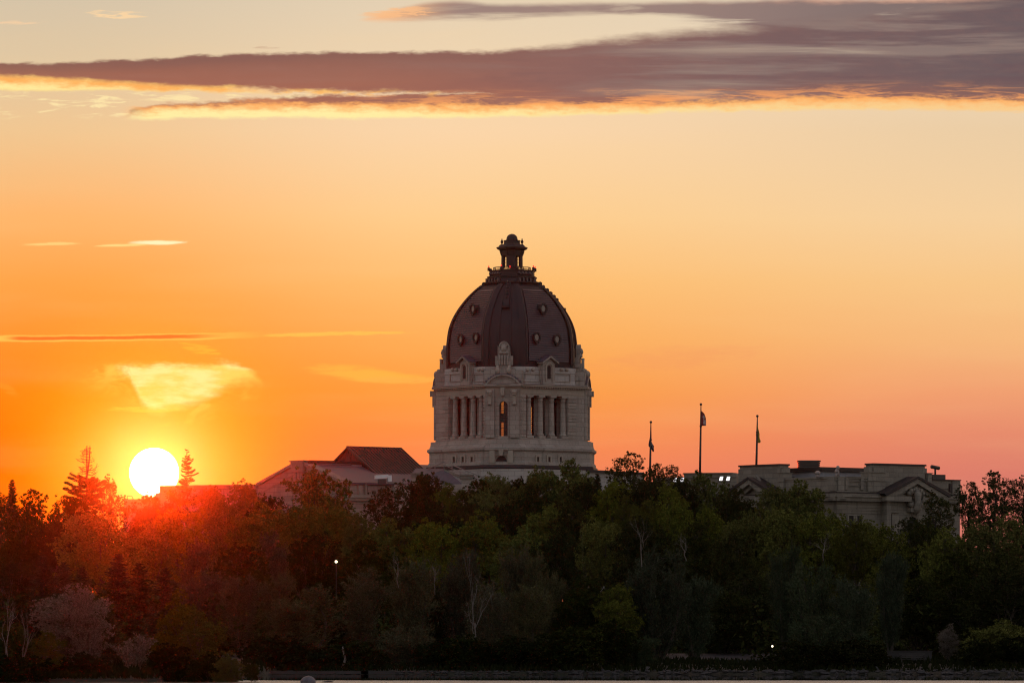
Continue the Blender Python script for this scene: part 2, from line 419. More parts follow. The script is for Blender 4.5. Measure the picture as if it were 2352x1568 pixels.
# ------------------------------------------------------------------ materials
def mat_stone(name, c1, c2, bw=1.5, bh=0.55, mort=0.012, grime=0.5, rough=0.85):
    m, n, b = mat_new(name)
    uvn = n.new('ShaderNodeUVMap').outputs[0]
    br = n.new('ShaderNodeTexBrick'); n.put(br.inputs['Vector'], uvn)
    br.inputs['Scale'].default_value = 1.0; br.inputs['Brick Width'].default_value = bw; br.inputs['Row Height'].default_value = bh
    br.inputs['Mortar Size'].default_value = mort; br.inputs['Mortar Smooth'].default_value = 0.3; br.inputs['Bias'].default_value = 0.0
    br.inputs['Color1'].default_value = (*c1, 1); br.inputs['Color2'].default_value = (*c2, 1)
    br.inputs['Mortar'].default_value = (*[x * 0.45 for x in c1], 1)
    obj = n.new('ShaderNodeTexCoord').outputs['Object']
    n1 = n.noise(obj, 0.55, 6, 0.6); n2 = n.noise(obj, 6.0, 4, 0.6)
    col = n.mix(n.ss(n1, 0.35, 0.7, 0.0, 0.35), br.outputs['Color'], [x * 0.62 for x in c2])
    col = n.mix(n.ss(n2, 0.3, 0.75, 0.0, 0.3), col, [min(1, x * 1.25) for x in c1])
    sp = n.new('ShaderNodeSeparateXYZ'); n.put(sp.inputs[0], uvn)
    st = n.noise(n.comb(n.m('MULTIPLY', sp.outputs[0], 1.6), n.m('MULTIPLY', sp.outputs[1], 0.14), 3.0), 1.0, 5, 0.6)
    col = n.mix(n.m('MULTIPLY', n.ss(st, 0.55, 0.75), grime), col, (0.06, 0.05, 0.045))
    n.put(b.inputs['Base Color'], col); b.inputs['Roughness'].default_value = rough
    bp = n.new('ShaderNodeBump'); bp.inputs['Strength'].default_value = 0.25; bp.inputs['Distance'].default_value = 0.05
    n.put(bp.inputs['Height'], n.m('ADD', n2, n.m('MULTIPLY', br.outputs['Fac'], -1.2))); n.put(b.inputs['Normal'], bp.outputs[0])
    return m

def mat_plain(name, col, rough=0.6, metal=0.0, var=0.25, scale=1.2, spec=0.5, streak=0.0, emit=None, es=0.0):
    m, n, b = mat_new(name)
    obj = n.new('ShaderNodeTexCoord').outputs['Object']
    n1 = n.noise(obj, scale, 6, 0.62)
    c = n.mix(n.ss(n1, 0.3, 0.72), [x * (1 - var) for x in col], [min(1, x * (1 + var)) for x in col])
    if streak:
        sp = n.new('ShaderNodeSeparateXYZ'); n.put(sp.inputs[0], obj)
        st = n.noise(n.comb(n.m('MULTIPLY', sp.outputs[0], 2.2), n.m('MULTIPLY', sp.outputs[1], 2.2), n.m('MULTIPLY', sp.outputs[2], 0.12)), 1.0, 5, 0.6)
        c = n.mix(n.m('MULTIPLY', n.ss(st, 0.5, 0.72), streak), c, [min(1, x * 1.9 + 0.02) for x in col])
    n.put(b.inputs['Base Color'], c); b.inputs['Metallic'].default_value = metal
    n.put(b.inputs['Roughness'], n.maprange(n1, 0.3, 0.7, max(0.02, rough - 0.08), min(1, rough + 0.08)))
    b.inputs['Specular IOR Level'].default_value = spec
    if emit:
        b.inputs['Emission Color'].default_value = (*emit, 1); b.inputs['Emission Strength'].default_value = es
    return m

M = {}
M['stone'] = mat_stone('tyndall_limestone', (0.37, 0.335, 0.295), (0.265, 0.235, 0.205), mort=0.028, grime=0.42)
M['stone_pale'] = mat_stone('pale_limestone', (0.46, 0.435, 0.41), (0.34, 0.32, 0.30), mort=0.026, grime=0.45)
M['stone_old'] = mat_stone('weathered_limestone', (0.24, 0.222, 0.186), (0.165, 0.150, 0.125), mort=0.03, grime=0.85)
M['trim'] = mat_stone('carved_limestone', (0.37, 0.33, 0.275), (0.32, 0.28, 0.235), bw=3.0, bh=1.3, mort=0.006, grime=0.25)
M['copper'] = mat_plain('brown_copper', (0.044, 0.031, 0.040), 0.45, 0.0, 0.28, 0.6, 0.6, 0.30)
M['copper_dark'] = mat_plain('dark_copper', (0.014, 0.009, 0.011), 0.6, 0.0, 0.3, 0.8, 0.5, 0.22)
M['lead'] = mat_plain('blue_grey_lead', (0.085, 0.075, 0.10), 0.5, 0.0, 0.25, 1.5)
M['slate'] = mat_plain('purple_grey_slate', (0.085, 0.072, 0.090), 0.6, 0.0, 0.22, 2.5)
M['metal_roof'] = mat_plain('brown_metal_roofing', (0.019, 0.014, 0.015), 0.42, 0.0, 0.25, 0.5, 0.5)
M['siding'] = mat_plain('dark_siding', (0.020, 0.013, 0.012), 0.6, 0.0, 0.2, 1.0)
M['black_gap'] = mat_plain('painted_dark_interior', (0.012, 0.010, 0.009), 0.8, 0, 0.2)  # flat near-black sheet: the unlit inside of openings put into colour
M['white_paint'] = mat_plain('white_paint', (0.72, 0.72, 0.74), 0.5, 0, 0.08)
M['grey_paint'] = mat_plain('grey_paint', (0.27, 0.29, 0.33), 0.5, 0, 0.1)
M['iron'] = mat_plain('dark_iron', (0.03, 0.028, 0.028), 0.5, 0, 0.2)
M['rail'] = mat_plain('galvanised_rail', (0.28, 0.24, 0.23), 0.45, 0.3, 0.1)
M['sky_pale_glass'] = mat_plain('sky_pale_glass', (0.145, 0.13, 0.12), 0.12, 0, 0.15, 3.0, 0.8)  # pale base colour stands in for the sky reflected in the panes
M['dark_glass'] = mat_plain('dark_glass', (0.012, 0.011, 0.010), 0.25, 0, 0.2, 2.0, 0.4)
M['beacon'] = mat_plain('red_beacon', (0.3, 0.01, 0.01), 0.4, emit=(1.0, 0.03, 0.02), es=1.2)
M['lamp_white'] = mat_plain('lit_lamp', (0.8, 0.8, 0.8), 0.4, emit=(1.0, 0.97, 1.0), es=1.5)
M['lamp_warm'] = mat_plain('warm_lit_lamp', (0.8, 0.8, 0.7), 0.4, emit=(1.0, 0.86, 0.55), es=5.0)

def mat_pane():
    m, n, b = mat_new('leaded_window_pane')
    for k in list(n.n): n.n.remove(k)
    o = n.new('ShaderNodeOutputMaterial'); tr = n.new('ShaderNodeBsdfTransparent'); gl = n.new('ShaderNodeBsdfPrincipled')
    tr.inputs[0].default_value = (0.9, 0.82, 0.74, 1)
    gl.inputs['Base Color'].default_value = (0.045, 0.038, 0.036, 1); gl.inputs['Roughness'].default_value = 0.15
    mx = n.new('ShaderNodeMixShader'); mx.inputs[0].default_value = 0.28
    n.l.new(tr.outputs[0], mx.inputs[1]); n.l.new(gl.outputs[0], mx.inputs[2]); n.l.new(mx.outputs[0], o.inputs[0])
    return m
M['pane'] = mat_pane()
# ------------------------------------------------------------------ domed legislative building
D0 = 640.0
K = D0 / F                       # metres per survey unit at the tower
GZ = 1.6                         # ground level there
bld = empty('domed_building', (0, D0, GZ))
tag(bld, 'pale limestone legislature with a tall brown ribbed dome on a columned drum behind trees', 'building')
PHI = R(-6.7)
rotT = Matrix.Rotation(PHI, 3, 'Z')

def zs(v, yo=0.0):
    """local height of survey row v for a point yo metres behind the tower axis"""
    return EYE + (HY - v) / F * (D0 + yo) - GZ

def z2(y, yo=0.0): return zs(803.9 + y * 0.21966, yo)
def z1(y, yo=0.0): return zs(516.8 + y * 0.21966, yo)

def octa(m, c, z, rot=True):
    """octagon, metres: m = reach of the wide faces, c = reach of the narrow corner faces (one faces the lake)"""
    q = math.sqrt(2) * m - c      # half length of a corner face
    pts = [(-q, -c), (q, -c), (c, -q), (c, q), (q, c), (-q, c), (-c, q), (-c, -q)]
    return [rotT @ Vector((x, y, 0)) + Vector((0, 0, z)) for x, y in pts]

def od(m, c, z): return octa(m * K, c * K, z)

class Face:
    """wall plane: through point p, facing nrm (plan). s runs along the wall, out = towards the viewer"""
    def __init__(self, p, ang):
        self.p = Vector((p[0], p[1], 0)); self.n = Vector((math.sin(ang), -math.cos(ang), 0)); self.t = Vector((math.cos(ang), math.sin(ang), 0))
    def at(self, s, z, out=0.0):
        q = self.p + self.t * s + self.n * out
        return Vector((q.x, q.y, z))
    def s_of(self, u, out=0.0):
        # where the sight line of bearing u meets the plane (world y = D0 + local y)
        a = (u - CX) / F; P = self.p + self.n * out
        # P.x + t.x s = a (D0 + P.y + t.y s)
        return (a * (D0 + P.y) - P.x) / (self.t.x - a * self.t.y)
    def y_of(self, s, out=0.0): return (self.p + self.t * s + self.n * out).y
    def z_of(self, u, v, out=0.0): return zs(v, self.y_of(self.s_of(u, out), out))
    def box(self, mb, s0, s1, za, zb, o0, o1):
        return mb.prism([self.at(s0, za, o0), self.at(s0, za, o1), self.at(s1, za, o1), self.at(s1, za, o0)],
                        [self.at(s0, zb, o0), self.at(s0, zb, o1), self.at(s1, zb, o1), self.at(s1, zb, o0)])
    def ubox(self, mb, u0, u1, va, vb, o0, o1):
        """box seen between bearings u0..u1 and rows va (top)..vb (bottom) at its front plane"""
        s0, s1 = self.s_of(u0, o1), self.s_of(u1, o1); um = (u0 + u1) / 2
        return self.box(mb, s0, s1, self.z_of(um, vb, o1), self.z_of(um, va, o1), o0, o1)
    def poly(self, mb, pts, o0, o1):
        """extrude an (s, z) outline from out o0 to o1"""
        return mb.prism([self.at(s, z, o0) for s, z in pts], [self.at(s, z, o1) for s, z in pts])

A_R, A_L = R(45) + PHI, R(-45) + PHI
nR = Vector((math.sin(A_R), -math.cos(A_R), 0)); nL = Vector((math.sin(A_L), -math.cos(A_L), 0)); nC = Vector((math.sin(PHI), -math.cos(PHI), 0))
def face_at(which, reach):
    a = {'R': A_R, 'L': A_L, 'C': PHI}[which]
    n_ = {'R': nR, 'L': nL, 'C': nC}[which]
    return Face(n_ * reach * K, a)
def ux(x): return 947.4 + x * 0.21966      # zoom column -> bearing

# ---- tower body -----------------------------------------------------------
mb = MB()
mb.loft([od(169, 191, zs(1200)), od(169, 191, zs(1082))])
mb.build('tower_footing', M['stone_pale'], bld)
mb = MB(); mb.loft([od(169.5, 191.5, zs(1082)), od(171.5, 193.5, zs(1080.5)), od(171.2, 192.0, zs(1074.5)), od(169.5, 188.0, zs(1073.0))])
mb.build('ledge_roof', M['copper_dark'], bld)
mb = MB()
mb.loft([od(170, 188.5, zs(1079)), od(170, 188.5, zs(1067.8)), od(168.5, 187, zs(1066.4)), od(166.5, 185.0, zs(1064.5)),
         od(166.5, 185.0, zs(1043.2)), od(168.5, 186.5, zs(1042)), od(171.5, 189.8, zs(1039)), od(171.5, 189.8, zs(1034.6)), od(169.0, 187.0, zs(1033.4)),
         od(162, 186.0, zs(1031.5)), od(157.5, 184.5, zs(1027)), od(154.5, 184.0, zs(1021.5)), od(153.5, 184.0, zs(1015.9))])
podium = mb.build('tower_podium', M['stone'], bld)
# podium face fields: raised band courses and slot windows
FR, FL, FC = face_at('R', 166.5), face_at('L', 166.5), face_at('C', 185.0)
for f, xs in ((FR, (1315, 1433, 1552)), (FL, (431, 524, 617))):
    for x in xs:
        mbp = MB(); f.ubox(mbp, ux(x - 25), ux(x - 12), 803.9 + 1095 * .21966, 803.9 + 1187 * .21966, 0, .16); f.ubox(mbp, ux(x + 12), ux(x + 25), 803.9 + 1095 * .21966, 803.9 + 1187 * .21966, 0, .16)
        f.ubox(mbp, ux(x - 12), ux(x + 12), 803.9 + 1093 * .21966, 803.9 + 1115 * .21966, 0, .18); mbp.build('window_surround', M['trim'], podium)
    for x in xs:
        w1 = MB(); f.ubox(w1, ux(x - 11), ux(x + 11), 803.9 + 1115 * .21966, 803.9 + 1182 * .21966, 0.003, 0.03); w1.build('slot_window', M['dark_glass'], podium)
# lake-side corner of podium: framed lunette
mbp = MB()
s_ = lambda x: FC.s_of(ux(x))
zc = lambda y: z2(y, -185 * K * .3)
for x0, x1, y0, y1, o in ((808, 862, 1070, 1196, .35), (1000, 1054, 1070, 1196, .35), (862, 1000, 1112, 1118, .30), (862, 868, 1118, 1215, .28), (994, 1000, 1118, 1215, .28)):
    FC.box(mbp, s_(x0), s_(x1), zc(y1), zc(y0), 0, o)
FC.poly(mbp, [(s_(915), zc(1125)), (s_(947), zc(1125)), (s_(957), zc(1065)), (s_(903), zc(1065))], 0, .6)
mbp.build('lunette_surround', M['trim'], podium)
lun = MB(); cc = s_(931); rr_ = (s_(987) - s_(875)) / 2
FC.poly(lun, [(cc + rr_ * math.cos(a), zc(1186) + rr_ * 1.12 * math.sin(a)) for a in [PI * i / 14 for i in range(15)]], .003, .05)
lun.build('lunette_window', M['black_gap'], podium)

# ---- drum ---------------------------------------------------------------
dm, dc = 148.0, 170.6
zb, zt = zs(1015.9), zs(914.5)
# floor and entablature rings
mb = MB(); mb.loft([od(dm + 2.5, dc + 1.5, zs(1016.2)), od(dm + 2.5, dc + 1.5, zs(1013.0)), od(dm, dc, zs(1012.2)), od(dm, dc, zs(1011.2))])
mb.build('drum_floor', M['stone'], bld)
mb = MB(); mb.loft([od(dm, dc, zt), od(dm, dc, zs(911.5)), od(dm + .8, dc + .8, zs(911)), od(dm + .8, dc + .8, zs(899.5)), od(dm + 3, dc + 3, zs(898.8)), od(dm + 3, dc + 3, zs(897)), od(dm + 8, dc + 7, zs(895.8)), od(dm + 9.5, dc + 8.3, zs(894.8)), od(dm + 9.5, dc + 8.3, zs(892.4)), od(dm + 11, dc + 9.5, zs(891.2)), od(dm + 10.5, dc + 9, zs(890.4))])
ent = mb.build('entablature', M['trim'], bld)
mb = MB(); mb.loft([od(dm + 10, dc + 8.6, zs(890.4)), od(dm - 4, dc - 1, zs(888.4))]); mb.build('cornice_flashing', M['lead'], bld)
# dentil course under the cornice
for f, L in ((face_at('R', dm + 3), None), (face_at('L', dm + 3), None)):
    half = math.sqrt(2) * dc - dm
    den = MB(); k = -half * K + .2
    while k < half * K - .2:
        f.box(den, k, k + .16, zs(898.4), zs(896.2), 0, .22); k += .36
    den.build('dentil_course', M['trim'], ent)

q_ = math.sqrt(2) * dm - dc     # half width of narrow faces
half = (dc - dm / math.sqrt(2)) * math.sqrt(2)   # half width of the wide faces in units
PW = 47.5; PNR, PNL = 16.0, 9.5     # pier widths along a wide face: far end, near ends
RD = 27.0                       # recess depth
def plan(fr, s, out):           # s/out in units on a Face
    p = fr.at(s * K, 0, out * K); return p
FR, FL, FC = face_at('R', dm), face_at('L', dm), face_at('C', dc)
half = math.sqrt(2) * (dc - dm / math.sqrt(2))
def pier(poly, name, mat=M['stone']):
    b = MB(); b.prism([p + Vector((0, 0, zs(1011.2))) for p in poly], [p + Vector((0, 0, zt)) for p in poly]); return b.build(name, mat, bld)
winL, winR = FC.s_of(ux(908)) / K, FC.s_of(ux(995)) / K
def ccw(poly):
    a = sum(poly[i].x * poly[(i + 1) % len(poly)].y - poly[(i + 1) % len(poly)].x * poly[i].y for i in range(len(poly)))
    return poly if a > 0 else poly[::-1]
# lake-side corner: two jambs either side of the arched window
p1 = pier(ccw([plan(FL, half - PNL, 0), plan(FC, -q_, 0), plan(FC, winL, 0), plan(FC, winL, -14), plan(FL, half - PNL, -RD)]), 'corner_pier')
p2 = pier(ccw([plan(FC, winR, 0), plan(FC, q_, 0), plan(FR, -half + PNR, 0), plan(FR, -half + PNR, -RD), plan(FC, winR, -14)]), 'corner_pier')
# left and right corners (their narrow faces are seen edge on)
FE = Face(rotT @ Vector((dc * K, 0, 0)), R(90) + PHI); FW = Face(rotT @ Vector((-dc * K, 0, 0)), R(-90) + PHI)
p3 = pier(ccw([plan(FR, half - PW, 0), plan(FE, -q_, 0), plan(FE, q_, 0), plan(FE, q_, -40), plan(FR, half - PW, -RD)]), 'corner_pier')
p4 = pier(ccw([plan(FL, -half + PW, 0), plan(FW, q_, 0), plan(FW, -q_, 0), plan(FW, -q_, -40), plan(FL, -half + PW, -RD)]), 'corner_pier')
# rustication: raised block courses on piers
def rustic(f, s0, s1, parent, o=0.09, n=13, za=None, zb_=None, gap=.13):
    b = MB(); za = zs(1010.5) if za is None else za; zb_ = zt if zb_ is None else zb_
    hgt = (zb_ - za) / n
    for i in range(n): f.box(b, s0 * K, s1 * K, za + i * hgt + gap / 2, za + (i + 1) * hgt - gap / 2, 0, o)
    b.build('rusticated_blocks', M['stone'], parent)
rustic(FR, -half + PNR - 14, -half + PNR, p2); rustic(FR, half - PW, half - PW + 24, p3)
rustic(FL, half - PNL, half - PNL + 8, p1); rustic(FL, -half + PW - 24, -half + PW, p4)
# window wall above and below, back wall pieces and far side
zarch = z2(583, -dc * K); zsill = z2(897, -dc * K)
mb = MB()
FC.box(mb, winL * K, winR * K, zs(1011.2), zsill, -14 * K, 0); mb.build('sill_wall', M['stone'], bld); mb = MB()
cs = (winL + winR) / 2 * K; rw = (winR - winL) / 2 * K
arc = [(cs + rw * math.cos(PI - PI * i / 16), zarch + rw * 1.1 * math.sin(PI * i / 16)) for i in range(17)]
for i in range(16):
    (a0, b0), (a1, b1) = arc[i], arc[i + 1]
    mb.prism([FC.at(a0, b0, -14 * K), FC.at(a0, b0, 0), FC.at(a1, b1, 0), FC.at(a1, b1, -14 * K)], [FC.at(a0, zt, -14 * K), FC.at(a0, zt, 0), FC.at(a1, zt, 0), FC.at(a1, zt, -14 * K)])
mb.build('window_wall', M['stone'], bld)
# window: frame, leaded bars, pane
wi = MB()
FC.poly(wi, [(winL * K, zsill)] + [(winR * K, zsill)] + list(reversed(arc)), -7.2 * K, -7 * K)
win = wi.build('arched_window', M['pane'], bld)
ba = MB(); wz = zarch + rw * 1.1 - zsill
for i in range(1, 8):
    s = winL * K + (winR - winL) * K * i / 8; d = abs(s - cs) / rw
    FC.box(ba, s - .018, s + .018, zsill, zarch + rw * 1.1 * math.sqrt(max(0, 1 - d * d)), -6.9 * K, -6.5 * K)
for i in range(1, 15):
    z = zsill + (zarch - zsill) * i / 14; FC.box(ba, winL * K, winR * K, z - .02 - (.05 if i % 4 == 0 else 0), z + .02, -6.6 * K, -6.2 * K)
FC.box(ba, winL * K, winL * K + .05, zsill, zarch, -6.6 * K, -5 * K); FC.box(ba, winR * K - .05, winR * K, zsill, zarch, -6.6 * K, -5 * K)
FC.box(ba, winL * K + .02, winR * K - .02, zsill + wz * .40, zsill + wz * .66, -12 * K, -11 * K)  # added dark plate behind the pane, darkens the middle of the window
ba.build('window_bars_and_plate', M['iron'], win)
# voussoirs and keystone
vo = MB()
for i in range(11):
    a0 = PI * (i + .04) / 11; a1 = PI * (i + .96) / 11; r0, r1 = rw * 1.05, rw * (1.05 + .92)
    pts = [(cs + r0 * math.cos(a0), zarch + 1.1 * r0 * math.sin(a0)), (cs + r1 * math.cos(a0), zarch + 1.1 * r1 * math.sin(a0)), (cs + r1 * math.cos(a1), zarch + 1.1 * r1 * math.sin(a1)), (cs + r0 * math.cos(a1), zarch + 1.1 * r0 * math.sin(a1))]
    FC.poly(vo, pts, 0, .1)
n = 9
for i in range(n):
    z0 = zsill + (zarch - zsill) * i / n + .05; z1_ = zsill + (zarch - zsill) * (i + 1) / n - .05
    FC.box(vo, cs - rw * 1.97, cs - rw * 1.05, z0, z1_, 0, .09); FC.box(vo, cs + rw * 1.05, cs + rw * 1.97, z0, z1_, 0, .09)
FC.box(vo, cs - rw * 1.2, cs + rw * 1.2, zsill - .75, zsill - .05, 0, .22)
vo.build('window_arch', M['stone'], bld)
zcc = lambda y: z2(y, -(dc + 4) * K)
sC = lambda x: FC.s_of(ux(x))
mb = MB()
FC.poly(mb, [(sC(930), zcc(474)), (sC(962), zcc(474)), (sC(969), zcc(388)), (sC(921), zcc(388))], 0, .55)
mb.build('keystone', M['trim'], bld)
for xm in (812, 1071):
    mb = MB()
    FC.box(mb, sC(xm - 46), sC(xm + 46), zs(1011.2), zcc(405), 0, .30)
    pil = mb.build('pilaster', M['stone'], bld)
    mb = MB()
    FC.box(mb, sC(xm - 22), sC(xm + 22), zcc(470), zcc(412), .30, .78)
    FC.poly(mb, [(sC(xm - 16), zcc(558)), (sC(xm), zcc(574)), (sC(xm + 16), zcc(558)), (sC(xm + 20), zcc(472)), (sC(xm - 20), zcc(472))], .30, .52)
    mb.tube([FC.at(sC(xm - 24), zcc(440), .62), FC.at(sC(xm + 24), zcc(440), .62)], .26, 10)
    mb.tube([FC.at(sC(xm - 18), zcc(560), .5), FC.at(sC(xm + 18), zcc(560), .5)], .16, 10)
    mb.build('console_bracket', M['trim'], pil)
# pilasters of the side corners show in profile with their brackets
for f, sg in ((FE, 1), (FW, -1)):
    mb = MB()
    for sc in (-q_ * .70, q_ * .70):
        f.box(mb, (sc - 10) * K, (sc + 10) * K, zs(1011.2), zs(896), 0, .30)
        f.box(mb, (sc - 5) * K, (sc + 5) * K, zs(911), zs(898), .30, .80); f.box(mb, (sc - 4) * K, (sc + 4) * K, zs(935), zs(911), .30, .52)
    mb.build('pilaster', M['stone'], bld)

# columns in the two recesses seen from the lake
def column(f, u, parent):
    zb_ = f.z_of(u, 1016.5, -8 * K); ztp = f.z_of(u, 917.5, -8 * K)
    s = f.s_of(u, -8 * K); c = f.at(s, 0, -8 * K); r = .36
    o = MB()
    f.box(o, s - r * 1.35, s + r * 1.35, zs(1011.2) , zs(1011.2) + .28, -8 * K - r * 1.35, -8 * K + r * 1.35)
    H = zt - zs(1011.2); b0 = zs(1011.2) + .28
    prof = [(r * 1.28, 0), (r * 1.30, .12), (r * 1.18, .24), (r * 1.02, .30)]
    for i in range(9):
        t = i / 8.0; prof.append((r * (1 - .17 * t ** 1.5), .34 + (H - 1.25) * t))
    prof += [(r * .95, H - .88), (r * .95, H - .80), (r * .85, H - .76), (r * .86, H - .66), (r * 1.12, H - .56), (r * 1.14, H - .50)]
    o.lathe((c.x, c.y, b0), prof, 18)
    f.box(o, s - r * 1.25, s + r * 1.25, b0 + H - .50, zt, -8 * K - r * 1.25, -8 * K + r * 1.25)
    return o.build('column', M['stone'], parent)
for x in (1210, 1333, 1452, 1572): column(FR, ux(x), bld)
for x in (449, 541, 637, 722): column(FL, ux(x), bld)
# back walls of the recesses: piers with tall glazed gaps
def recess(f, gaps, pname, open_gap=None):
    s0, s1 = ((-half + PNR - 1) * K, (half - PW + 2) * K) if pname == 'R' else ((-half + PW - 2) * K, (half - PNL + 1) * K)
    mbw = MB(); prev = s0
    for g0, g1 in gaps + [(s1, s1)]:
        if g0 - prev > .02: f.box(mbw, prev, g0, zs(1011.2), zt, -RD * K - .12, -RD * K)
        prev = g1
    wall = mbw.build('recess_wall', M['stone'], bld)
    for i, (g0, g1) in enumerate(gaps):
        if open_gap == i:
            gr = MB(); z = zs(1009); 
            while z < zt - .6:
                gr.tube([f.at(g0, z, -RD * K - .06), f.at(g1, z + .45, -RD * K - .06)], .035, 4); gr.tube([f.at(g1, z, -RD * K - .06), f.at(g0, z + .45, -RD * K - .06)], .035, 4); z += .5
            gr.build('lattice', M['iron'], wall); continue
        gb = MB(); f.box(gb, g0, g1, zs(1011.2), zt, -RD * K - .10, -RD * K - .04); gb.build('tall_window', M['dark_glass'], wall)
gR = []
for x0, x1 in ((1239, 1270), (1358, 1388), (1480, 1508), (1598, 1606)):
    gR.append((FR.s_of(ux(x0), -RD * K), FR.s_of(ux(x1), -RD * K)))
recess(FR, gR, 'R', 0)
gL = []
for x0, x1 in ((473, 500), (570, 596), (662, 676)):
    gL.append((FL.s_of(ux(x0), -RD * K), FL.s_of(ux(x1), -RD * K)))
recess(FL, gL, 'L')
# far side of the drum: thin walls with two tall slits that let the sunset through
far = MB()
def far_wall(pa, pb, slits):
    pa, pb = Vector(pa), Vector(pb); d = pb - pa; nn = Vector((-d.y, d.x, 0)).normalized() * .5; prev = 0.0
    def seg(t0, t1, z0, z1_):
        a, b = pa + d * t0, pa + d * t1
        q = [a, b, b + nn, a + nn]
        far.prism([p + Vector((0, 0, z0)) for p in q], [p + Vector((0, 0, z1_)) for p in q])
    for u0, u1, zA, zB in slits + [(None,) * 4]:
        if u0 is None: seg(prev, 1, zs(1011.2), zt); break
        def tt(u):
            a = (u - CX) / F; return (a * (D0 + pa.y) - pa.x) / (d.x - a * d.y)
        ta, tb = sorted((tt(u0), tt(u1)))
        seg(prev, ta, zs(1011.2), zt); seg(ta, tb, zs(1011.2), zA); seg(ta, tb, zB, zt); prev = tb
oc = octa(dm * K, dc * K, 0)
far_wall(oc[3], oc[4], []); far_wall(oc[4], oc[5], [(ux(1250), ux(1240), zs(1011), zs(926))][:1]); far_wall(oc[5], oc[6], [(ux(952), ux(902), zs(1006), zs(914))])
far.build('rear_drum_wall', M['stone'], bld)

# ---- attic ---------------------------------------------------------------
am, ac = 140.0, 150.0
mb = MB(); mb.loft([od(am + 1.5, ac + 1.5, zs(889.5)), od(am + 1.5, ac + 1.5, zs(884.5)), od(am, ac, zs(884)), od(am, ac, zs(862.5)), od(am + 1.3, ac + 1, zs(862)), od(am + 1.3, ac + 1, zs(860.6)), od(am + .2, ac, zs(860)), od(am + .2, ac, zs(849.2)), od(am - 6, ac - 5, zs(848.8))])
attic = mb.build('attic_wall', M['stone_pale'], bld)  # paler stone holds the sky light on the attic in its colour
# sunk panels drawn by raised frames, rosettes on the parapet
for w_, us in (('R', ((1156, 1345), (1480, 1655))), ('L', ((385, 505), (638, 770)))):
    f = face_at(w_, am)
    for x0, x1 in us:
        b = MB()
        for (a0, a1, c0, c1) in ((x0, x1, 247, 252), (x0, x1, 326, 331), (x0, x0 + 6, 252, 326), (x1 - 6, x1, 252, 326)):
            f.ubox(b, ux(a0), ux(a1), 803.9 + c0 * .21966, 803.9 + c1 * .21966, 0, .14)
        b.build('panel_frame', M['trim'], attic)
    b = MB()
    for x in ((1198, 1255, 1552, 1607) if w_ == 'R' else (425, 468, 700, 740)):
        s = f.s_of(ux(x)); z = f.z_of(ux(x), 803.9 + 205 * .21966)
        b.lathe(f.at(s, z - .2, .10), [(.05, 0), (.18, .05), (.25, .2), (.18, .36), (.05, .42)], 8)
    split_build(b, 'rosette', M['trim'], attic)
# gabled stone dormers on the wide faces
def dormer(f, u, wide, slot_du):
    s = f.s_of(u); h = wide / 2; b = MB(); ys = f.y_of(s)
    z = lambda y: z2(y, ys - .6)
    f.box(b, s - h * .82, s + h * .82, z(388), z(140), -2.2, .55)
    f.box(b, s - h * .55, s - h * .42, z(300), z(150), .55, .68); f.box(b, s + h * .42, s + h * .55, z(300), z(150), .55, .68)
    # raking gable
    pts = [(s - h * 1.12, z(140)), (s - h * 1.12, z(125)), (s, z(55)), (s + h * 1.12, z(125)), (s + h * 1.12, z(140)), (s, z(78))]
    f.poly(b, pts, -.2, .95)
    f.poly(b, [(s - h * .8, z(140)), (s, z(80)), (s + h * .8, z(140))], -.2, .58)
    # scroll volutes at foot
    for sg in (-1, 1):
        f.poly(b, [(s + sg * h * .82, z(388)), (s + sg * h * 1.05, z(200)), (s + sg * h * .98, z(185)), (s + sg * h * .82, z(150))][::sg], -.8, .2)
    d = b.build('stone_dormer', M['stone'], bld)
    b = MB(); f.poly(b, [(s - h * 1.15, z(128)), (s, z(57)), (s, z(50)), (s - h * 1.2, z(122))], -4.4, .98); f.poly(b, [(s, z(57)), (s + h * 1.15, z(128)), (s + h * 1.2, z(122)), (s, z(50))], -4.4, .98)
    b.build('dormer_roof', M['lead'], d)
    b = MB(); sw = .24; zc0, zc1 = z(298), z(180)
    f.poly(b, [(s - sw, zc0), (s + sw, zc0)] + [(s + sw * math.cos(PI * i / 8), zc1 + sw * math.sin(PI * i / 8)) for i in range(9)], .553, .60)
    b.build('slot_window', M['black_gap'], d)
    b = MB()
    for k in range(9):
        a0, a1 = PI * k / 9, PI * (k + 1) / 9
        f.poly(b, [(s + .42 * math.cos(a0), zc1 + .42 * math.sin(a0)), (s + .56 * math.cos(a0), zc1 + .56 * math.sin(a0)), (s + .56 * math.cos(a1), zc1 + .56 * math.sin(a1)), (s + .42 * math.cos(a1), zc1 + .42 * math.sin(a1))], .55, .70)
    f.box(b, s - .56, s - .42, zc0 - .3, zc1, .55, .70); f.box(b, s + .42, s + .56, zc0 - .3, zc1, .55, .70)
    b.build('slot_frame', M['trim'], d)
dormer(face_at('R', am), ux(1397), 2.2, 0); dormer(face_at('L', am), ux(583), 2.2, 0)

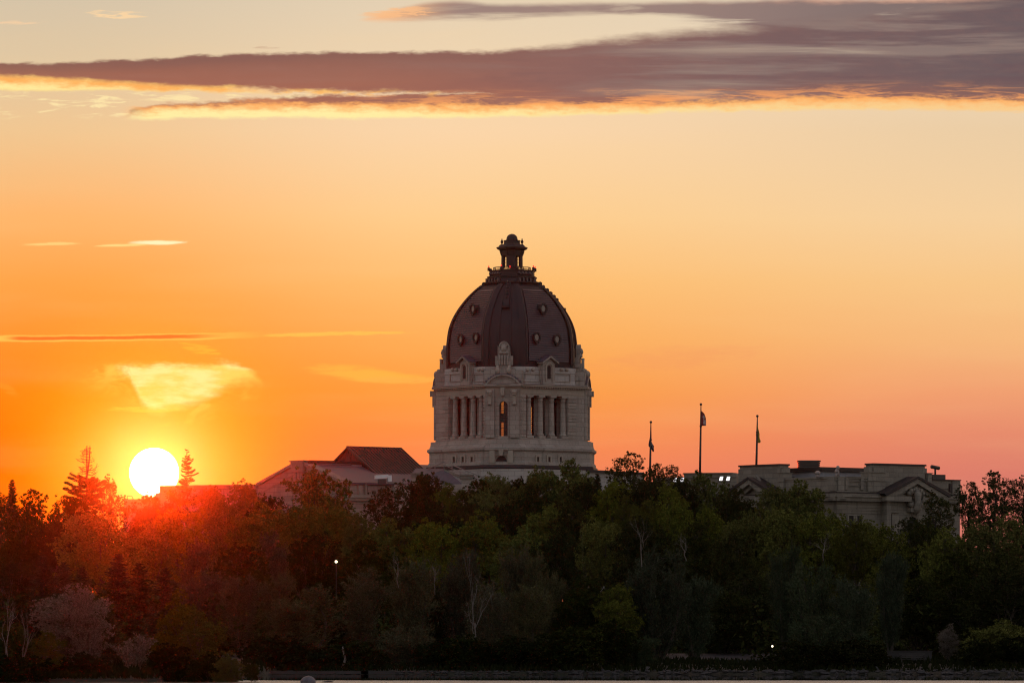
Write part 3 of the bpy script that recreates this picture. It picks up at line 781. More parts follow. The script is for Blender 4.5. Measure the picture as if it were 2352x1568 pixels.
# ornament of the narrow corners: segmental pediment, stepped crown, shell. One mesh per corner.
def corner_feature(a):
    f = Face((math.sin(a) * dc * K, -math.cos(a) * dc * K), a)
    yo = f.p.y
    Z = lambda y: z2(y, 0)          # rows measured on the profile seen at the sides
    U_ = .21966 * K                 # metres per zoom column
    cx_ = 0.0
    b = MB()
    # attic block behind the arch
    f.box(b, -44 * K, 44 * K, zs(889.6), Z(250), -30 * K, 2.5 * K)
    f.box(b, -26 * K, 26 * K, Z(250), Z(232), -26 * K, 2 * K)
    # central pier carrying the shell
    f.box(b, -20.0 * K, 20.0 * K, Z(195), Z(98), -24 * K, -13.5 * K)
    f.box(b, -16 * K, 16 * K, Z(232), Z(145), -26 * K, -7.5 * K)
    for s in (-9, -3, 3, 9): b.lathe(f.at(s * K, Z(200), -7.0 * K), [(.10, 0), (.15, .1), (.13, .9), (.17, 1.25)], 8)
    body = b.build('corner_block', M['stone'], bld)
    # sweeping shoulders
    b = MB()
    for sg in (-1, 1):
        pts = [(sg * 20 * K, Z(225)), (sg * 20 * K, Z(330)), (sg * 46 * K, Z(330))]
        for i in range(8):
            t = i / 7.0; x = 46 - 26 * t; y = 330 - 105 * (1 - math.cos(t * PI / 2)) - 0
            pts.append((sg * (46 - 26 * math.sin(t * PI / 2)) * K, Z(330 - 100 * (1 - math.cos(t * PI / 2)))))
        pts = pts[:2] + [pts[2]] + pts[4:]
        f.poly(b, pts if sg > 0 else pts[::-1], -20 * K, -3 * K)
    # scroll
    for s in (-13.5, 13.5): b.tube([f.at((s - 3) * K, Z(222), -3.5 * K), f.at((s + 3) * K, Z(222), -3.5 * K)], 5.4 * K, 14)
    f.box(b, -16.5 * K, 16.5 * K, Z(262), Z(232), -8 * K, 0.5 * K)
    for s in (-12.5, 12.5): b.lathe(f.at(s * K, Z(292), 3.2 * K), [(.05, 0), (.25, .1), (.31, .4), (.24, .7), (.06, .85)], 8)
    b.build('scroll', M['trim'], body)
    # shell niche
    b = MB(); hw = 11.6 * K; z0, zA = Z(98), Z(8)
    out = [(-hw, z0), (hw, z0)] + [(hw * math.cos(PI * i / 12), zA + hw * 1.15 * math.sin(PI * i / 12)) for i in range(13)]
    f.poly(b, out, -22 * K, -14.5 * K)
    for i in range(12):
        a0, a1 = PI * i / 12, PI * (i + 1) / 12
        r0, r1 = hw * .80, hw * 1.02
        f.poly(b, [(r0 * math.cos(a0), zA + 1.15 * r0 * math.sin(a0)), (r1 * math.cos(a0), zA + 1.15 * r1 * math.sin(a0)), (r1 * math.cos(a1), zA + 1.15 * r1 * math.sin(a1)), (r0 * math.cos(a1), zA + 1.15 * r0 * math.sin(a1))], -14.5 * K, -12.0 * K)
    for i in range(1, 9):
        an = PI * i / 9
        b.tube([f.at(.25 * hw * math.cos(an), zA + .2 * hw * math.sin(an), -14.0 * K), f.at(.72 * hw * math.cos(an), zA + 1.12 * .72 * hw * math.sin(an), -13.6 * K)], [.05, .13], 6)
    b.lathe(f.at(0, zA - .55, -13.4 * K), [(.06, 0), (.34, .12), (.40, .4), (.25, .75), (.04, .85)], 10)
    f.box(b, -hw, -hw * .8, z0, zA, -14.5 * K, -12.0 * K); f.box(b, hw * .8, hw, z0, zA, -14.5 * K, -12.0 * K)
    for s in (-.45, 0, .45): b.lathe(f.at(s * hw * 1.2, z0 + .15, -13.6 * K), [(.05, 0), (.26, .08), (.3, .3), (.1, .6)], 8)
    # leaf horn that leans outwards at the top
    hp = [(-24, 96), (-14.5, 96), (-13.2, 60), (-12.4, 30), (-11.2, 12), (-8.6, -2), (-11.5, -4), (-14, 6), (-15.5, 30)]
    for s0_, s1_ in ((-hw * 1.25, -hw * 1.03), (hw * 1.03, hw * 1.25)):
        b.prism([f.at(s0_, Z(y), r_ * K) for r_, y in hp], [f.at(s1_, Z(y), r_ * K) for r_, y in hp])
    b.build('shell_niche', M['stone'], body)
    # segmental pediment
    b = MB(); W2 = 40.5 * K; za = zs(890.6); rise = 24.5 * K * .93
    Rr = (W2 * W2 + rise * rise) / (2 * rise); zc_ = za + rise - Rr; th = math.asin(W2 / Rr); n = 22
    for i in range(n):
        a0, a1 = -th + 2 * th * i / n, -th + 2 * th * (i + 1) / n
        for (ra, rb, o) in ((Rr - 3.6 * K, Rr, 8.5 * K), (Rr - 6.2 * K, Rr - 3.6 * K, 5.0 * K)):
            f.poly(b, [(ra * math.sin(a0), zc_ + ra * math.cos(a0)), (ra * math.sin(a1), zc_ + ra * math.cos(a1)), (rb * math.sin(a1), zc_ + rb * math.cos(a1)), (rb * math.sin(a0), zc_ + rb * math.cos(a0))], 0, o)
        if i % 1 == 0 and 2 < i < n - 3:
            am_ = (a0 + a1) / 2; rm = Rr - 7.4 * K
            f.box(b, rm * math.sin(am_) - .09, rm * math.sin(am_) + .09, zc_ + rm * math.cos(am_) - .12, zc_ + rm * math.cos(am_) + .12, 0, 3.5 * K)
    f.box(b, -W2 - 4 * K, -15 * K, zs(894.8), zs(891.0), 3 * K, 9.6 * K); f.box(b, 15 * K, W2 + 4 * K, zs(894.8), zs(891.0), 3 * K, 9.6 * K)
    tym = [(Rr - 6 * K) * 1 for _ in (0,)]
    f.poly(b, [(-W2, za)] + [((Rr - 5 * K) * math.sin(-th + 2 * th * i / n), zc_ + (Rr - 5 * K) * math.cos(-th + 2 * th * i / n)) for i in range(n + 1)] + [(W2, za)], -1 * K, 1.2 * K)
    ped = b.build('arched_pediment', M['stone'], bld)
    # stepped lead roof of the pediment
    b = MB(); n = 14
    for i in range(n):
        x0, x1 = -W2 + 2 * W2 * i / n, -W2 + 2 * W2 * (i + 1) / n
        xm = min(abs(x0), abs(x1)); z = zc_ + math.sqrt(max(Rr * Rr - xm * xm, 0))
        f.box(b, x0, x1, max(za, z - 2.4 * K), z + 1.6 * K, -2 * K, 7.4 * K)
    b.build('pediment_roof', M['lead'], ped)
for a in (PHI, PHI + R(90), PHI - R(90)): corner_feature(a)

# ---- dome ------------------------------------------------------------------
prof = [(850.7, 146.0), (826, 147.2), (802.4, 147.0), (780, 145.0), (758.4, 141.5), (738, 134.5), (718.9, 124.3), (704, 114.3), (690.3, 103.5), (680, 94.3), (670.6, 84.5), (661, 73.5), (653, 61.5)]
def dome_mc(wd):
    bc = .325 + (146 - wd) / 90 * -.03       # half corner face / corner reach
    c = (wd) / (1 + .117 * bc); m = c * (1 + bc) / math.sqrt(2)
    return m, c
rings = []
for v, wd in prof: rings.append((*dome_mc(wd), zs(v)))
def dome_at(t):
    t = max(0, min(len(rings) - 1.0001, t)); i = int(t); f_ = t - i; a, b_ = rings[i], rings[i + 1]
    # smooth interpolation (Catmull-Rom)
    p0 = rings[max(i - 1, 0)]; p3 = rings[min(i + 2, len(rings) - 1)]; o = []
    for k in range(3):
        o.append(.5 * (2 * a[k] + (b_[k] - p0[k]) * f_ + (2 * p0[k] - 5 * a[k] + 4 * b_[k] - p3[k]) * f_ ** 2 + (3 * a[k] - p0[k] - 3 * b_[k] + p3[k]) * f_ ** 3))
    return o
mb = MB(); NS = 48
mb.loft([od(*dome_at(i * (len(rings) - 1) / NS)[:2], dome_at(i * (len(rings) - 1) / NS)[2]) for i in range(NS + 1)])
dome = mb.build('dome', M['copper_dark'], bld)
def dome_z(z):
    lo, hi = 0.0, len(rings) - 1.0
    for _ in range(40):
        md = (lo + hi) / 2
        if dome_at(md)[2] < z: lo = md
        else: hi = md
    return dome_at((lo + hi) / 2)
# boarded panels on the four wide faces: lapped courses
zlo, zhi = zs(836), zs(668.5)
def slat_panel(a):
    b = MB(); n = 33; zz = [zlo + (zhi - zlo) * i / n for i in range(n + 1)]
    fr = lambda m: Face((math.sin(a) * m * K, -math.cos(a) * m * K), a)
    for i in range(n):
        m0, c0, _ = dome_z(zz[i]); m1, c1, _ = dome_z(zz[i + 1] - .0)
        h0 = (math.sqrt(2) * c0 - m0) * K - .52; h1 = (math.sqrt(2) * c1 - m1) * K - .50
        f0, f1 = fr(m0), fr(m1); gp = .04
        zA, zB = zz[i] + gp, zz[i + 1]
        b.add([f0.at(-h0, zA, .03), f0.at(h0, zA, .03), f1.at(h1, zB, .03), f1.at(-h1, zB, .03), f0.at(-h0, zA, .17), f0.at(h0, zA, .17), f1.at(h1, zB, .10), f1.at(-h1, zB, .10)],
              [(0, 3, 2, 1), (4, 5, 6, 7), (0, 1, 5, 4), (1, 2, 6, 5), (2, 3, 7, 6), (3, 0, 4, 7)])
    return b.build('boarded_panel', M['copper'], dome)
def ribs(a, s0f, wdt, out, name, mat, v0=848, v1=655):
    """raised strip following the dome on the face at angle a; s0f: position across as a fraction of the half width"""
    b = MB(); rows = []
    wide = abs(math.cos(2 * (a - PHI))) < .5
    for i in range(33):
        z = zs(v0) + (zs(v1) - zs(v0)) * i / 32; m, c, _ = dome_z(z)
        reach = m if wide else c; hw = (math.sqrt(2) * c - m) if wide else (math.sqrt(2) * m - c)
        f = Face((math.sin(a) * reach * K, -math.cos(a) * reach * K), a); s = s0f * hw * K
        rows.append([f.at(s - wdt / 2, z, -.1), f.at(s + wdt / 2, z, -.1), f.at(s + wdt / 2, z, out), f.at(s - wdt / 2, z, out)])
    b.loft(rows); return b.build(name, mat, dome)
for k in range(4):
    a = PHI + R(45) + R(90) * k
    slat_panel(a)
    an = PHI + R(90) * k
    for sf in (-.93, .93): ribs(an, sf, .62, .26, 'dome_rib', M['copper_dark'])
    for sf in (-.30, .30): ribs(an, sf, .16, .12, 'standing_seam', M['copper_dark'], 800, 660)
    for sf in (-.98, .98): ribs(a, sf * .985, .30, .30, 'panel_border', M['copper_dark'], 840, 664)
# pendant on the narrow faces below the crown
for k in (0, 1, 3):
    an = PHI + R(90) * k; b = MB(); pts = []
    for i in range(9):
        v = 650 + 60 * i / 8.0; z = zs(v); m, c, _ = dome_z(min(z, rings[-1][2])); f = Face((math.sin(an) * c * K, -math.cos(an) * c * K), an); pts.append((f, z))
    rows = []
    for i, (f, z) in enumerate(pts):
        wd = .30 if i < 5 else .36; o = .30 if i < 5 else .34
        rows.append([f.at(-wd, z, -.1), f.at(wd, z, -.1), f.at(wd, z, o), f.at(-wd, z, o)])
    b.loft(rows)
    for i in range(0, 6): f, z = pts[i]; b.lathe(f.at(0, z - .3, .30), [(.05, 0), (.24, .12), (.24, .32), (.05, .44)], 8)
    f, z = pts[-1]; f.box(b, -.5, .5, z - .2, z + .08, -.1, .5)
    b.build('pendant', M['copper_dark'], dome)
# base moulding of the dome
mb = MB(); m_, c_, _ = rings[0]
mb.loft([od(m_ + 1.8, c_ + 1.8, zs(851.5)), od(m_ + 2.2, c_ + 2.2, zs(848)), od(m_ + 2.2, c_ + 2.2, zs(845.5)), od(m_ + .6, c_ + .6, zs(844))]); mb.build('dome_skirt', M['copper_dark'], dome)
# round lucarnes
def lucarne(wh, x, y):
    a = {'R': A_R, 'L': A_L}[wh]; v = 516.8 + y * .21966; z = zs(v, -5.0); m, c, _ = dome_z(z)
    f = Face((math.sin(a) * m * K, -math.cos(a) * m * K), a); f_lo = dome_z(z - .65)[0]; s = f.s_of(516.8 * 0 + 947.4 + x * .21966)
    r = .52; b = MB(); n = 20; prot = (f_lo - m) * K + .38
    circ = lambda rad, o: [f.at(s + rad * math.cos(2 * PI * i / n), z + rad * 1.12 * math.sin(2 * PI * i / n), o) for i in range(n)]
    b.loft([circ(r, -1.2), circ(r, prot - .18), circ(r * 1.10, prot - .12), circ(r * 1.10, prot), circ(r * .72, prot), circ(r * .66, prot - .25)], False, True, False)
    f.poly(b, [(s - .18, z - r * 1.1 - .22), (s + .18, z - r * 1.1 - .22), (s + .3, z - r * 1.0), (s - .3, z - r * 1.0)], -.8, prot)
    o = b.build('round_window', M['copper_dark'], dome)
    g = MB(); g.add(circ(r * .68, prot - .14), [tuple(range(n))]); g.build('pane', M['sky_pale_glass'], o)
for wh, x, y in (('R', 1335, 872), ('R', 1283, 1182), ('R', 1496, 1192), ('L', 672, 872), ('L', 523, 1188), ('L', 683, 1180)): lucarne(wh, x, y)

# ---- collar, balcony and lantern --------------------------------------------
mb = MB()
mb.loft([od(60, 62, zs(655)), od(62.5, 64, zs(651.5)), od(62.5, 64, zs(649.5)), od(52, 56, zs(648.3)), od(51, 53, zs(640.5)), od(53, 55, zs(640)), od(53.5, 55.5, zs(636.5)), od(50, 52, zs(635.5)), od(48.0, 50, zs(634.5)), od(48.0, 50, zs(625)), od(49.6, 51.6, zs(624.2)), od(49.6, 51.6, zs(621.8))])
col = mb.build('balcony_drum', M['copper_dark'], bld)
b = MB()
for a in (A_R, A_L):
    f = Face((math.sin(a) * 48 * K, -math.cos(a) * 48 * K), a)
    for k in range(4):
        s = (-.78 + .52 * k); b.tube([f.at(s - .16, zs(629.7), 0), f.at(s - .16, zs(629.7), .12)], .2, 10); b.tube([f.at(s + .1, zs(629.7) - .08, 0), f.at(s + .1, zs(629.7) - .08, .1)], .14, 8)
    f2 = Face((math.sin(a) * 55 * K, -math.cos(a) * 55 * K), a)
    for k in range(5): s = -1.15 + .55 * k; f2.box(b, s - .13, s + .13, zs(650), zs(641), -.3, .18)
split_build(b, 'balcony_ornament', M['copper'], col)
b = MB()
for k in range(8):
    q = octa(49.5 * K, 51.5 * K, zs(623))[k]; b.lathe((q.x, q.y, q.z), [(.16, 0), (.16, .35), (.06, .42)], 6)
split_build(b, 'balcony_post', M['copper_dark'], col)
b = MB()
for k in (7, 0, 2, 3):
    q = octa(49.5 * K, 51.5 * K, zs(623))[k]; b.lathe((q.x, q.y, q.z + .42), [(.04, 0), (.08, .05), (.08, .14), (.03, .2)], 8)
q = nC * (31 * K); b.lathe((q.x - 1.0 * K, q.y, zs(614.5, -1.6)), [(.05, 0), (.1, .06), (.1, .18), (.04, .24)], 8)
split_build(b, 'beacon', M['beacon'], col)
# railing: hoop and posts
b = MB(); rr0 = 42.4 * K; n = 28; ring = lambda z: [Vector((rr0 * math.cos(2 * PI * i / n), rr0 * math.sin(2 * PI * i / n), z)) for i in range(n + 1)]
b.tube(ring(zs(615)), .045, 4); b.tube(ring(zs(618)), .03, 4)
for i in range(0, n, 2): p = ring(zs(621.6))[i]; b.tube([p, p + Vector((0, 0, zs(615) - zs(621.6)))], .04, 4)
b.build('balcony_railing', M['iron'], col)
# lantern shaft: eight piers, open between
lz0, lz1 = zs(622), zs(576)
lant = MB(); lant.loft([od(23.2, 25.2, lz0), od(23.2, 25.2, zs(619)), od(22.4, 24.4, zs(618.4))])
lantern = lant.build('lantern', M['copper_dark'], bld)
b = MB()
def lring(t): return 22.2 + 2.6 * max(0, (t - .72)) / .28 if t > .72 else 22.2 - .3 * t
oc = octa(1, 1.082, 0)
for k in range(8):
    A = oc[k]; B = oc[(k + 1) % 8]; P_ = oc[k - 1]
    for t0, t1 in ((0, .72), (.72, .86), (.86, 1.0)):
        pts = []
        for t, dr in ((t0, 0), (t1, 0)):
            rr1 = lring(t) * K * (1.0 if t0 < .72 else 1.05); inn = .80
            a1 = A.lerp(B, .21); a2 = A.lerp(P_, .21); z = lz0 + .4 + (lz1 - lz0 - .4) * t
            pts.append([Vector((A.x * rr1, A.y * rr1, z)), Vector((a1.x * rr1, a1.y * rr1, z)), Vector((a1.x * rr1 * inn, a1.y * rr1 * inn, z)), Vector((A.x * rr1 * inn, A.y * rr1 * inn, z)), Vector((a2.x * rr1 * inn, a2.y * rr1 * inn, z)), Vector((a2.x * rr1, a2.y * rr1, z))])
        b.prism(pts[0], pts[1])
for k in (0, 2, 4, 6):
    A = oc[k] * (21.4 * K); B = oc[k + 1] * (21.4 * K); z0v, z1v = Vector((0, 0, lz0 + .3)), Vector((0, 0, lz1 - .1))
    b.prism([A + z0v, B + z0v, B * .8 + z0v, A * .8 + z0v], [A + z1v, B + z1v, B * .8 + z1v, A * .8 + z1v])
b.build('lantern_pier', M['copper_dark'], lantern)
# arch heads + solid top + grilles
b = MB(); b.loft([od(20.4, 22.0, lz0 + (lz1 - lz0) * .70), od(23.0, 25.0, lz0 + (lz1 - lz0) * .76), od(24.5, 26.6, lz1)]); b.build('lantern_head', M['copper_dark'], lantern)
b = MB()
b.loft([od(24.6, 26.8, lz1), od(26, 28, zs(575)), od(30, 32.5, zs(573)), od(31.5, 34, zs(571.8)), od(32, 34.6, zs(570)), od(33, 35.4, zs(568.8)), od(28, 30, zs(567)), od(26.5, 28, zs(564)), od(25, 26.6, zs(562.5)), od(23, 24.5, zs(562))])
b.build('lantern_cornice', M['copper_dark'], lantern)
b = MB(); b.loft([od(18.0, 19.0, zs(562.2)), od(18.2, 19.2, zs(561)), od(17.2, 18.0, zs(560)), od(17.0, 17.8, zs(554)), od(18.0, 19.0, zs(553.4)), od(18.0, 19.0, zs(552.4))])
b.lathe((0, 0, zs(552.6)), [(13.4 * K, 0), (13.4 * K, .12)] + [(12.9 * K * math.cos(R(i * 10)), .15 + 12.6 * K * math.sin(R(i * 10))) for i in range(10)], 24)
b.build('lantern_cap', M['copper_dark'], lantern)
for k in (1, 3):
    a = PHI + R(90) * k
    c = Vector((math.sin(a) * 23.3 * K, -math.cos(a) * 23.3 * K, zs(562.6)))
    b = MB(); b.lathe(c, [(.13, 0), (.13, .06), (.06, .10), (.09, .16), (.17, .32), (.18, .42), (.12, .48), (.14, .52), (.07, .58), (.06, .66), (.08, .70), (.02, .76)], 10)
    b.build('urn', M['copper_dark'], lantern)
b = MB()
for k in range(8):
    A = oc[k]; B = oc[(k + 1) % 8]; r_ = 20.0 * K
    for t in (.5,):
        p = A.lerp(B, t) * r_
        b.tube([p + Vector((0, 0, lz0 + .4)), p + Vector((0, 0, lz1 - 1))], .03, 4)
    for i in range(5):
        z = lz0 + .5 + i * .40; p0, p1 = A.lerp(B, .2) * r_, A.lerp(B, .8) * r_
        b.tube([p0 + Vector((0, 0, z)), p1 + Vector((0, 0, z + .12))], .022, 4)
b.build('lantern_grille', M['iron'], lantern)
# ------------------------------------------------------------------ wings of the building
def u4(x): return 545.5 + x * 0.21972       # zoom columns of the left wing -> bearing
def v4(y): return 1004.9 + y * 0.21972
def u6(x): return 1550.4 + x * 0.3408
def v6(y): return 1004.9 + y * 0.3408
TL = Vector((math.cos(A_L), math.sin(A_L), 0)); TR = Vector((math.cos(A_R), math.sin(A_R), 0))

# ---- left wing: stone gable end facing left, ridge running back to the right
GO = Vector(((688 - CX) / F * (D0 - 4), -4.0, 0))            # foot of the gable peak
fG = Face((GO.x, GO.y), A_L)                               # gable wall plane
hw_ = 103 / F * D0 / math.cos(A_L) * .985                    # half width of the gable
z_pk = zs(1063, -4); z_ev = zs(1112.5, -4)
b = MB()
fG.poly(b, [(-hw_, 0), (hw_, 0), (hw_, z_ev), (0, z_pk), (-hw_, z_ev)], -1.0, 0)
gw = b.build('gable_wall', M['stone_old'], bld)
b = MB()
for sg in (-1, 1):      # raking coping and a shadow course below
    fG.poly(b, [(sg * hw_, z_ev), (sg * hw_, z_ev + .35), (0, z_pk + .35), (0, z_pk)][::sg], -1.1, .30)
    fG.poly(b, [(sg * hw_, z_ev - 1.05), (sg * hw_, z_ev - .80), (0, z_pk - .80), (0, z_pk - 1.05)][::sg], 0, .12)
fG.box(b, fG.s_of(674), fG.s_of(703), zs(1083, -4), zs(1058.8, -4), -1.3, .45)
fG.box(b, fG.s_of(674) - .15, fG.s_of(703) + .15, zs(1058.8, -4), zs(1057.2, -4), -1.45, .6)
for k in range(3): fG.box(b, fG.s_of(680 + k * 6), fG.s_of(684 + k * 6), zs(1102, -4), zs(1085, -4), 0, .25)
b.build('gable_coping', M['stone_old'], gw)
# roof slopes
LR = 9.2                                                     # length of ridge seen
def off(s, r, z): q = GO + TL * s + TR * r; return Vector((q.x, q.y, z))
b = MB()
for sg in (1, -1):
    q = [off(0, .1, z_pk), off(sg * (hw_ + .4), .1, z_ev - .12), off(sg * (hw_ + .4), LR + 12, z_ev - .12), off(0, LR + 12, z_pk)]
    b.prism(q, [p + Vector((0, 0, .18)) for p in q])
b.build('slate_roof', M['slate'], bld)
# louvred ridge monitor
b = MB()
def bx(mb, s0, s1, r0, r1, z0, z1_): return mb.prism([off(s0, r0, z0), off(s1, r0, z0), off(s1, r1, z0), off(s0, r1, z0)], [off(s0, r0, z1_), off(s1, r0, z1_), off(s1, r1, z1_), off(s0, r1, z1_)])
zr = zs(1057.6, -3)
bx(b, -1.0, 1.35, .6, LR, z_pk - .9, zr - .35)
mon = b.build('ridge_monitor', M['siding'], bld)
b = MB(); bx(b, -1.2, 1.6, .3, LR + .6, zr - .35, zr)
b.build('monitor_roof', M['metal_roof'], mon)
b = MB()
for k in range(4): bx(b, 1.35, 1.42, 1.0, LR - 2.6, z_pk - .78 + k * .22, z_pk - .64 + k * .22)
split_build(b, 'louvre', M['grey_paint'], mon)
b = MB(); bx(b, 1.35, 1.5, LR - 2.5, LR + .1, z_pk - .80, z_pk - .10); b.build('vent_panel', M['grey_paint'], mon)
# long wall under the right eave
LW = 22.0
pE = off(hw_, 0, 0); fE = Face((pE.x, pE.y), A_R)
b = MB(); fE.box(b, 0, LW, 0, z_ev - .2, -1, 0)
lw = b.build('eave_wall', M['stone'], bld)
zz = lambda y, u=840: fE.z_of(u, v4(y))
b = MB()
fE.box(b, -.3, LW, zz(660), zz(630), 0, .55); fE.box(b, -.4, LW, zz(630), zz(604), 0, .8); fE.box(b, -.2, LW, zz(472), zz(458), 0, .35)
fE.box(b, 0, LW, zz(604), zz(596), 0, .3)
b.build('eave_cornice', M['trim'], lw)
b = MB()
fE.ubox(b, u4(1270), u4(1306), v4(495), v4(600), 0, .35); fE.ubox(b, u4(1340), u4(1352), v4(470), v4(604), 0, .4)
for x0, x1 in ((1172, 1262), (1360, 1620)):
    for a0, a1, c0, c1 in ((x0, x1, 484, 490), (x0, x1, 566, 572), (x0, x0 + 6, 490, 566), (x1 - 6, x1, 490, 566)): fE.ubox(b, u4(a0), u4(a1), v4(c0), v4(c1), 0, .12)
fE.ubox(b, u4(1278), u4(1298), v4(560), v4(585), .35, .6)
b.build('frieze_panel', M['trim'], lw)
# parapet step and lower wall to the far left
fP = Face((GO.x - 3, GO.y + 8), A_L * .35)
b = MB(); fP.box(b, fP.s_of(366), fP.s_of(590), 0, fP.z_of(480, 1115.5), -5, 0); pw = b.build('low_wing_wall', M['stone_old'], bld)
b = MB(); fP.box(b, fP.s_of(365) , fP.s_of(592), fP.z_of(480, 1115.5), fP.z_of(480, 1113.4), -5.2, .3); fP.box(b, fP.s_of(366), fP.s_of(590), fP.z_of(480, 1121), fP.z_of(480, 1119.6), 0, .15)
b.build('low_wing_coping', M['stone_old'], pw)
b = MB(); fP.box(b, fP.s_of(356), fP.s_of(365.6), 0, fP.z_of(360, 1131), -5, -.1); fP.box(b, fP.s_of(283), fP.s_of(356), 0, fP.z_of(320, 1145.5), -5, -.2); b.build('low_end_wall', M['stone_old'], pw)
b = MB(); fz = fP.z_of(290, 1145.5)
s0, s1 = fP.s_of(285), fP.s_of(299)
b.tube([fP.at(s0, fz, -1), fP.at(s0, fz + .35, -1), fP.at(s0 + .1, fz + .42, -1), fP.at(s1 - .2, fz + .42, -1), fP.at(s1, fz, -1)], .045, 5); b.build('roof_railing', M['iron'], pw)

# ---- big brown metal roof behind
BO = Vector(((801.5 - CX) / F * (D0 + 2), 2.0, 0)); fB = Face((BO.x, BO.y), A_L)
zap = zs(1029.3, 2); zbe = zs(1091.5, -3)
hb_ = 67 / F * D0 / math.cos(A_L)
LB = 118 / F * D0 / math.cos(A_R) * 1.0
def bo(s, r, z): q = BO + TL * s + TR * r; return Vector((q.x, q.y, z))
b = MB(); fB.poly(b, [(-hb_, zbe), (hb_ * .99, zbe), (0, zap - .05)], -.3, 0)
bg_ = b.build('dark_gable', M['siding'], bld)
b = MB(); 
k = -hb_ + .4
while k < hb_ - .3:
    top = zap - .3 - (zap - zbe) * abs(k) / hb_
    if top > zbe + .3: fB.box(b, k, k + .07, zbe, top, 0, .05)
    k += .32
b.build('siding_batten', M['siding'], bg_)
b = MB(); fB.box(b, -.34, .34, zap - 1.75, zap - 1.0, 0, .09); fB.box(b, -.26, .26, zap - 1.05, zap - .95, .09, .14); b.build('gable_vent', M['copper_dark'], bg_)
b = MB()
for sg in (1, -1):
    q = [bo(0, -.35, zap), bo(sg * (hb_ + .35), -.35, zbe - .12), bo(sg * (hb_ + .35), LB, zbe - .12), bo(0, LB, zap)]
    b.prism(q, [p + Vector((0, 0, .16)) for p in q])
q = [bo(0, LB, zap), bo(hb_ + .3, LB, zbe), bo(-hb_ - .3, LB, zbe)]
br = b.build('metal_roof', M['metal_roof'], bld)
b = MB(); n = 17
for i in range(n + 1):
    r = -.3 + (LB + .25) * i / n
    a0 = bo(.05, r, zap + .15); a1 = bo(hb_ + .33, r, zbe + .03); d = TR * .07
    b.prism([a0, a1, a1 + d, a0 + d], [p + Vector((0, 0, .13)) for p in (a0, a1, a1 + d, a0 + d)])
b.tube([bo(0, -.35, zap + .2), bo(0, LB, zap + .2)], .09, 6)
b.build('roof_seam', M['metal_roof'], br)
b = MB(); q0 = [bo(hb_ - .2, -.1, zbe - .9), bo(hb_ - .2, LB, zbe - .9), bo(-hb_, LB, zbe - .9), bo(-hb_, -.1, zbe - .9)]
b.prism(q0, [p + Vector((0, 0, .85)) for p in q0]); b.build('roof_base', M['siding'], bld)
# floodlight housing on the eave
p = px(883, v4(428), 628) - Vector((0, D0, GZ)); b = MB()
b.box(p + Vector((-.95, 0, .0)), (1.4, .25, .1), (-.25, .9, 0), (0, 0, .42)); b.box(p + Vector((.45, .05, -.30)), (.42, .1, 0), (-.1, .7, 0), (0, 0, .72))
fl = b.build('roof_hood', M['white_paint'], bld)
b = MB(); b.box(p + Vector((-.8, .1, -.7)), (1.0, .1, 0), (0, .6, 0), (0, 0, .66)); b.build('hood_base', M['iron'], fl)
# chimneys
def chimney(u0, u1, va, vb, D):
    yo = D - D0; x0, x1 = (u0 - CX) / F * D, (u1 - CX) / F * D
    b = MB(); b.cbox(((x0 + x1) / 2, yo + .7, (zs(vb, yo) + zs(va, yo)) / 2), (x1 - x0 - .3, 1.2, zs(va, yo) - zs(vb, yo)))
    c = b.build('chimney', M['stone'], bld); b = MB()
    b.cbox(((x0 + x1) / 2, yo + .7, zs(va, yo) - .35), (x1 - x0, 1.5, .3)); b.cbox(((x0 + x1) / 2, yo + .7, zs(va, yo) - .03), (x1 - x0 + .1, 1.6, .18)); b.build('chimney_cap', M['stone_old'], c)
chimney(943, 969.5, 1087, 1135, 627); chimney(1057, 1088, 1090, 1135, 622)
# slate slope and stair in front of the tower foot
b = MB(); pp = lambda u, v, D: px(u, v, D) - Vector((0, D0, GZ))
q = [pp(955, 1075.0, 633), pp(1022, 1076.5, 629), pp(1064, 1112.5, 626), pp(925, 1112.5, 629)]
b.prism(q, [p + Vector((0, .25, -.25)) for p in q]); q2 = [pp(905, 1112.6, 628.6), pp(1066, 1112.6, 625.6), pp(1066, 1120, 625.6), pp(905, 1120, 628.6)]
b.build('slate_slope', M['slate'], bld)
b = MB(); x0 = pp(905, 1113, 628); x1 = pp(1140, 1113, 624); b.box((x0.x, x0.y, 0), (x1.x - x0.x, x1.y - x0.y, 0), (0, 1.2, 0), (0, 0, x0.z)); b.build('lower_wall', M['stone'], bld)
b = MB(); 
A_ = pp(1020, 1076, 628.8); B_ = pp(1112, 1113.5, 624.5); C_ = pp(982, 1077, 631)
b.prism([A_, B_, B_ + Vector((0, .9, 0)), A_ + Vector((0, .9, 0))], [p - Vector((0, 0, .35)) for p in (A_, B_, B_ + Vector((0, .9, 0)), A_ + Vector((0, .9, 0)))])
stair = b.build('roof_stair', M['stone_old'], bld)
b = MB(); up = Vector((0, 0, .85))
b.tube([C_ , A_ + up], .06, 5); b.tube([A_ + up, B_ + up * 1.0], .06, 5); b.tube([A_ + up * .5, B_ + up * .5], .035, 5)
for t in (0, .2, .4, .6, .8, 1): p = A_.lerp(B_, t); b.tube([p, p + up], .05, 5)
p = C_.lerp(A_ + up, .45); b.tube([p, p - Vector((0, 0, .6))], .04, 4)
b.build('stair_railing', M['rail'], stair)
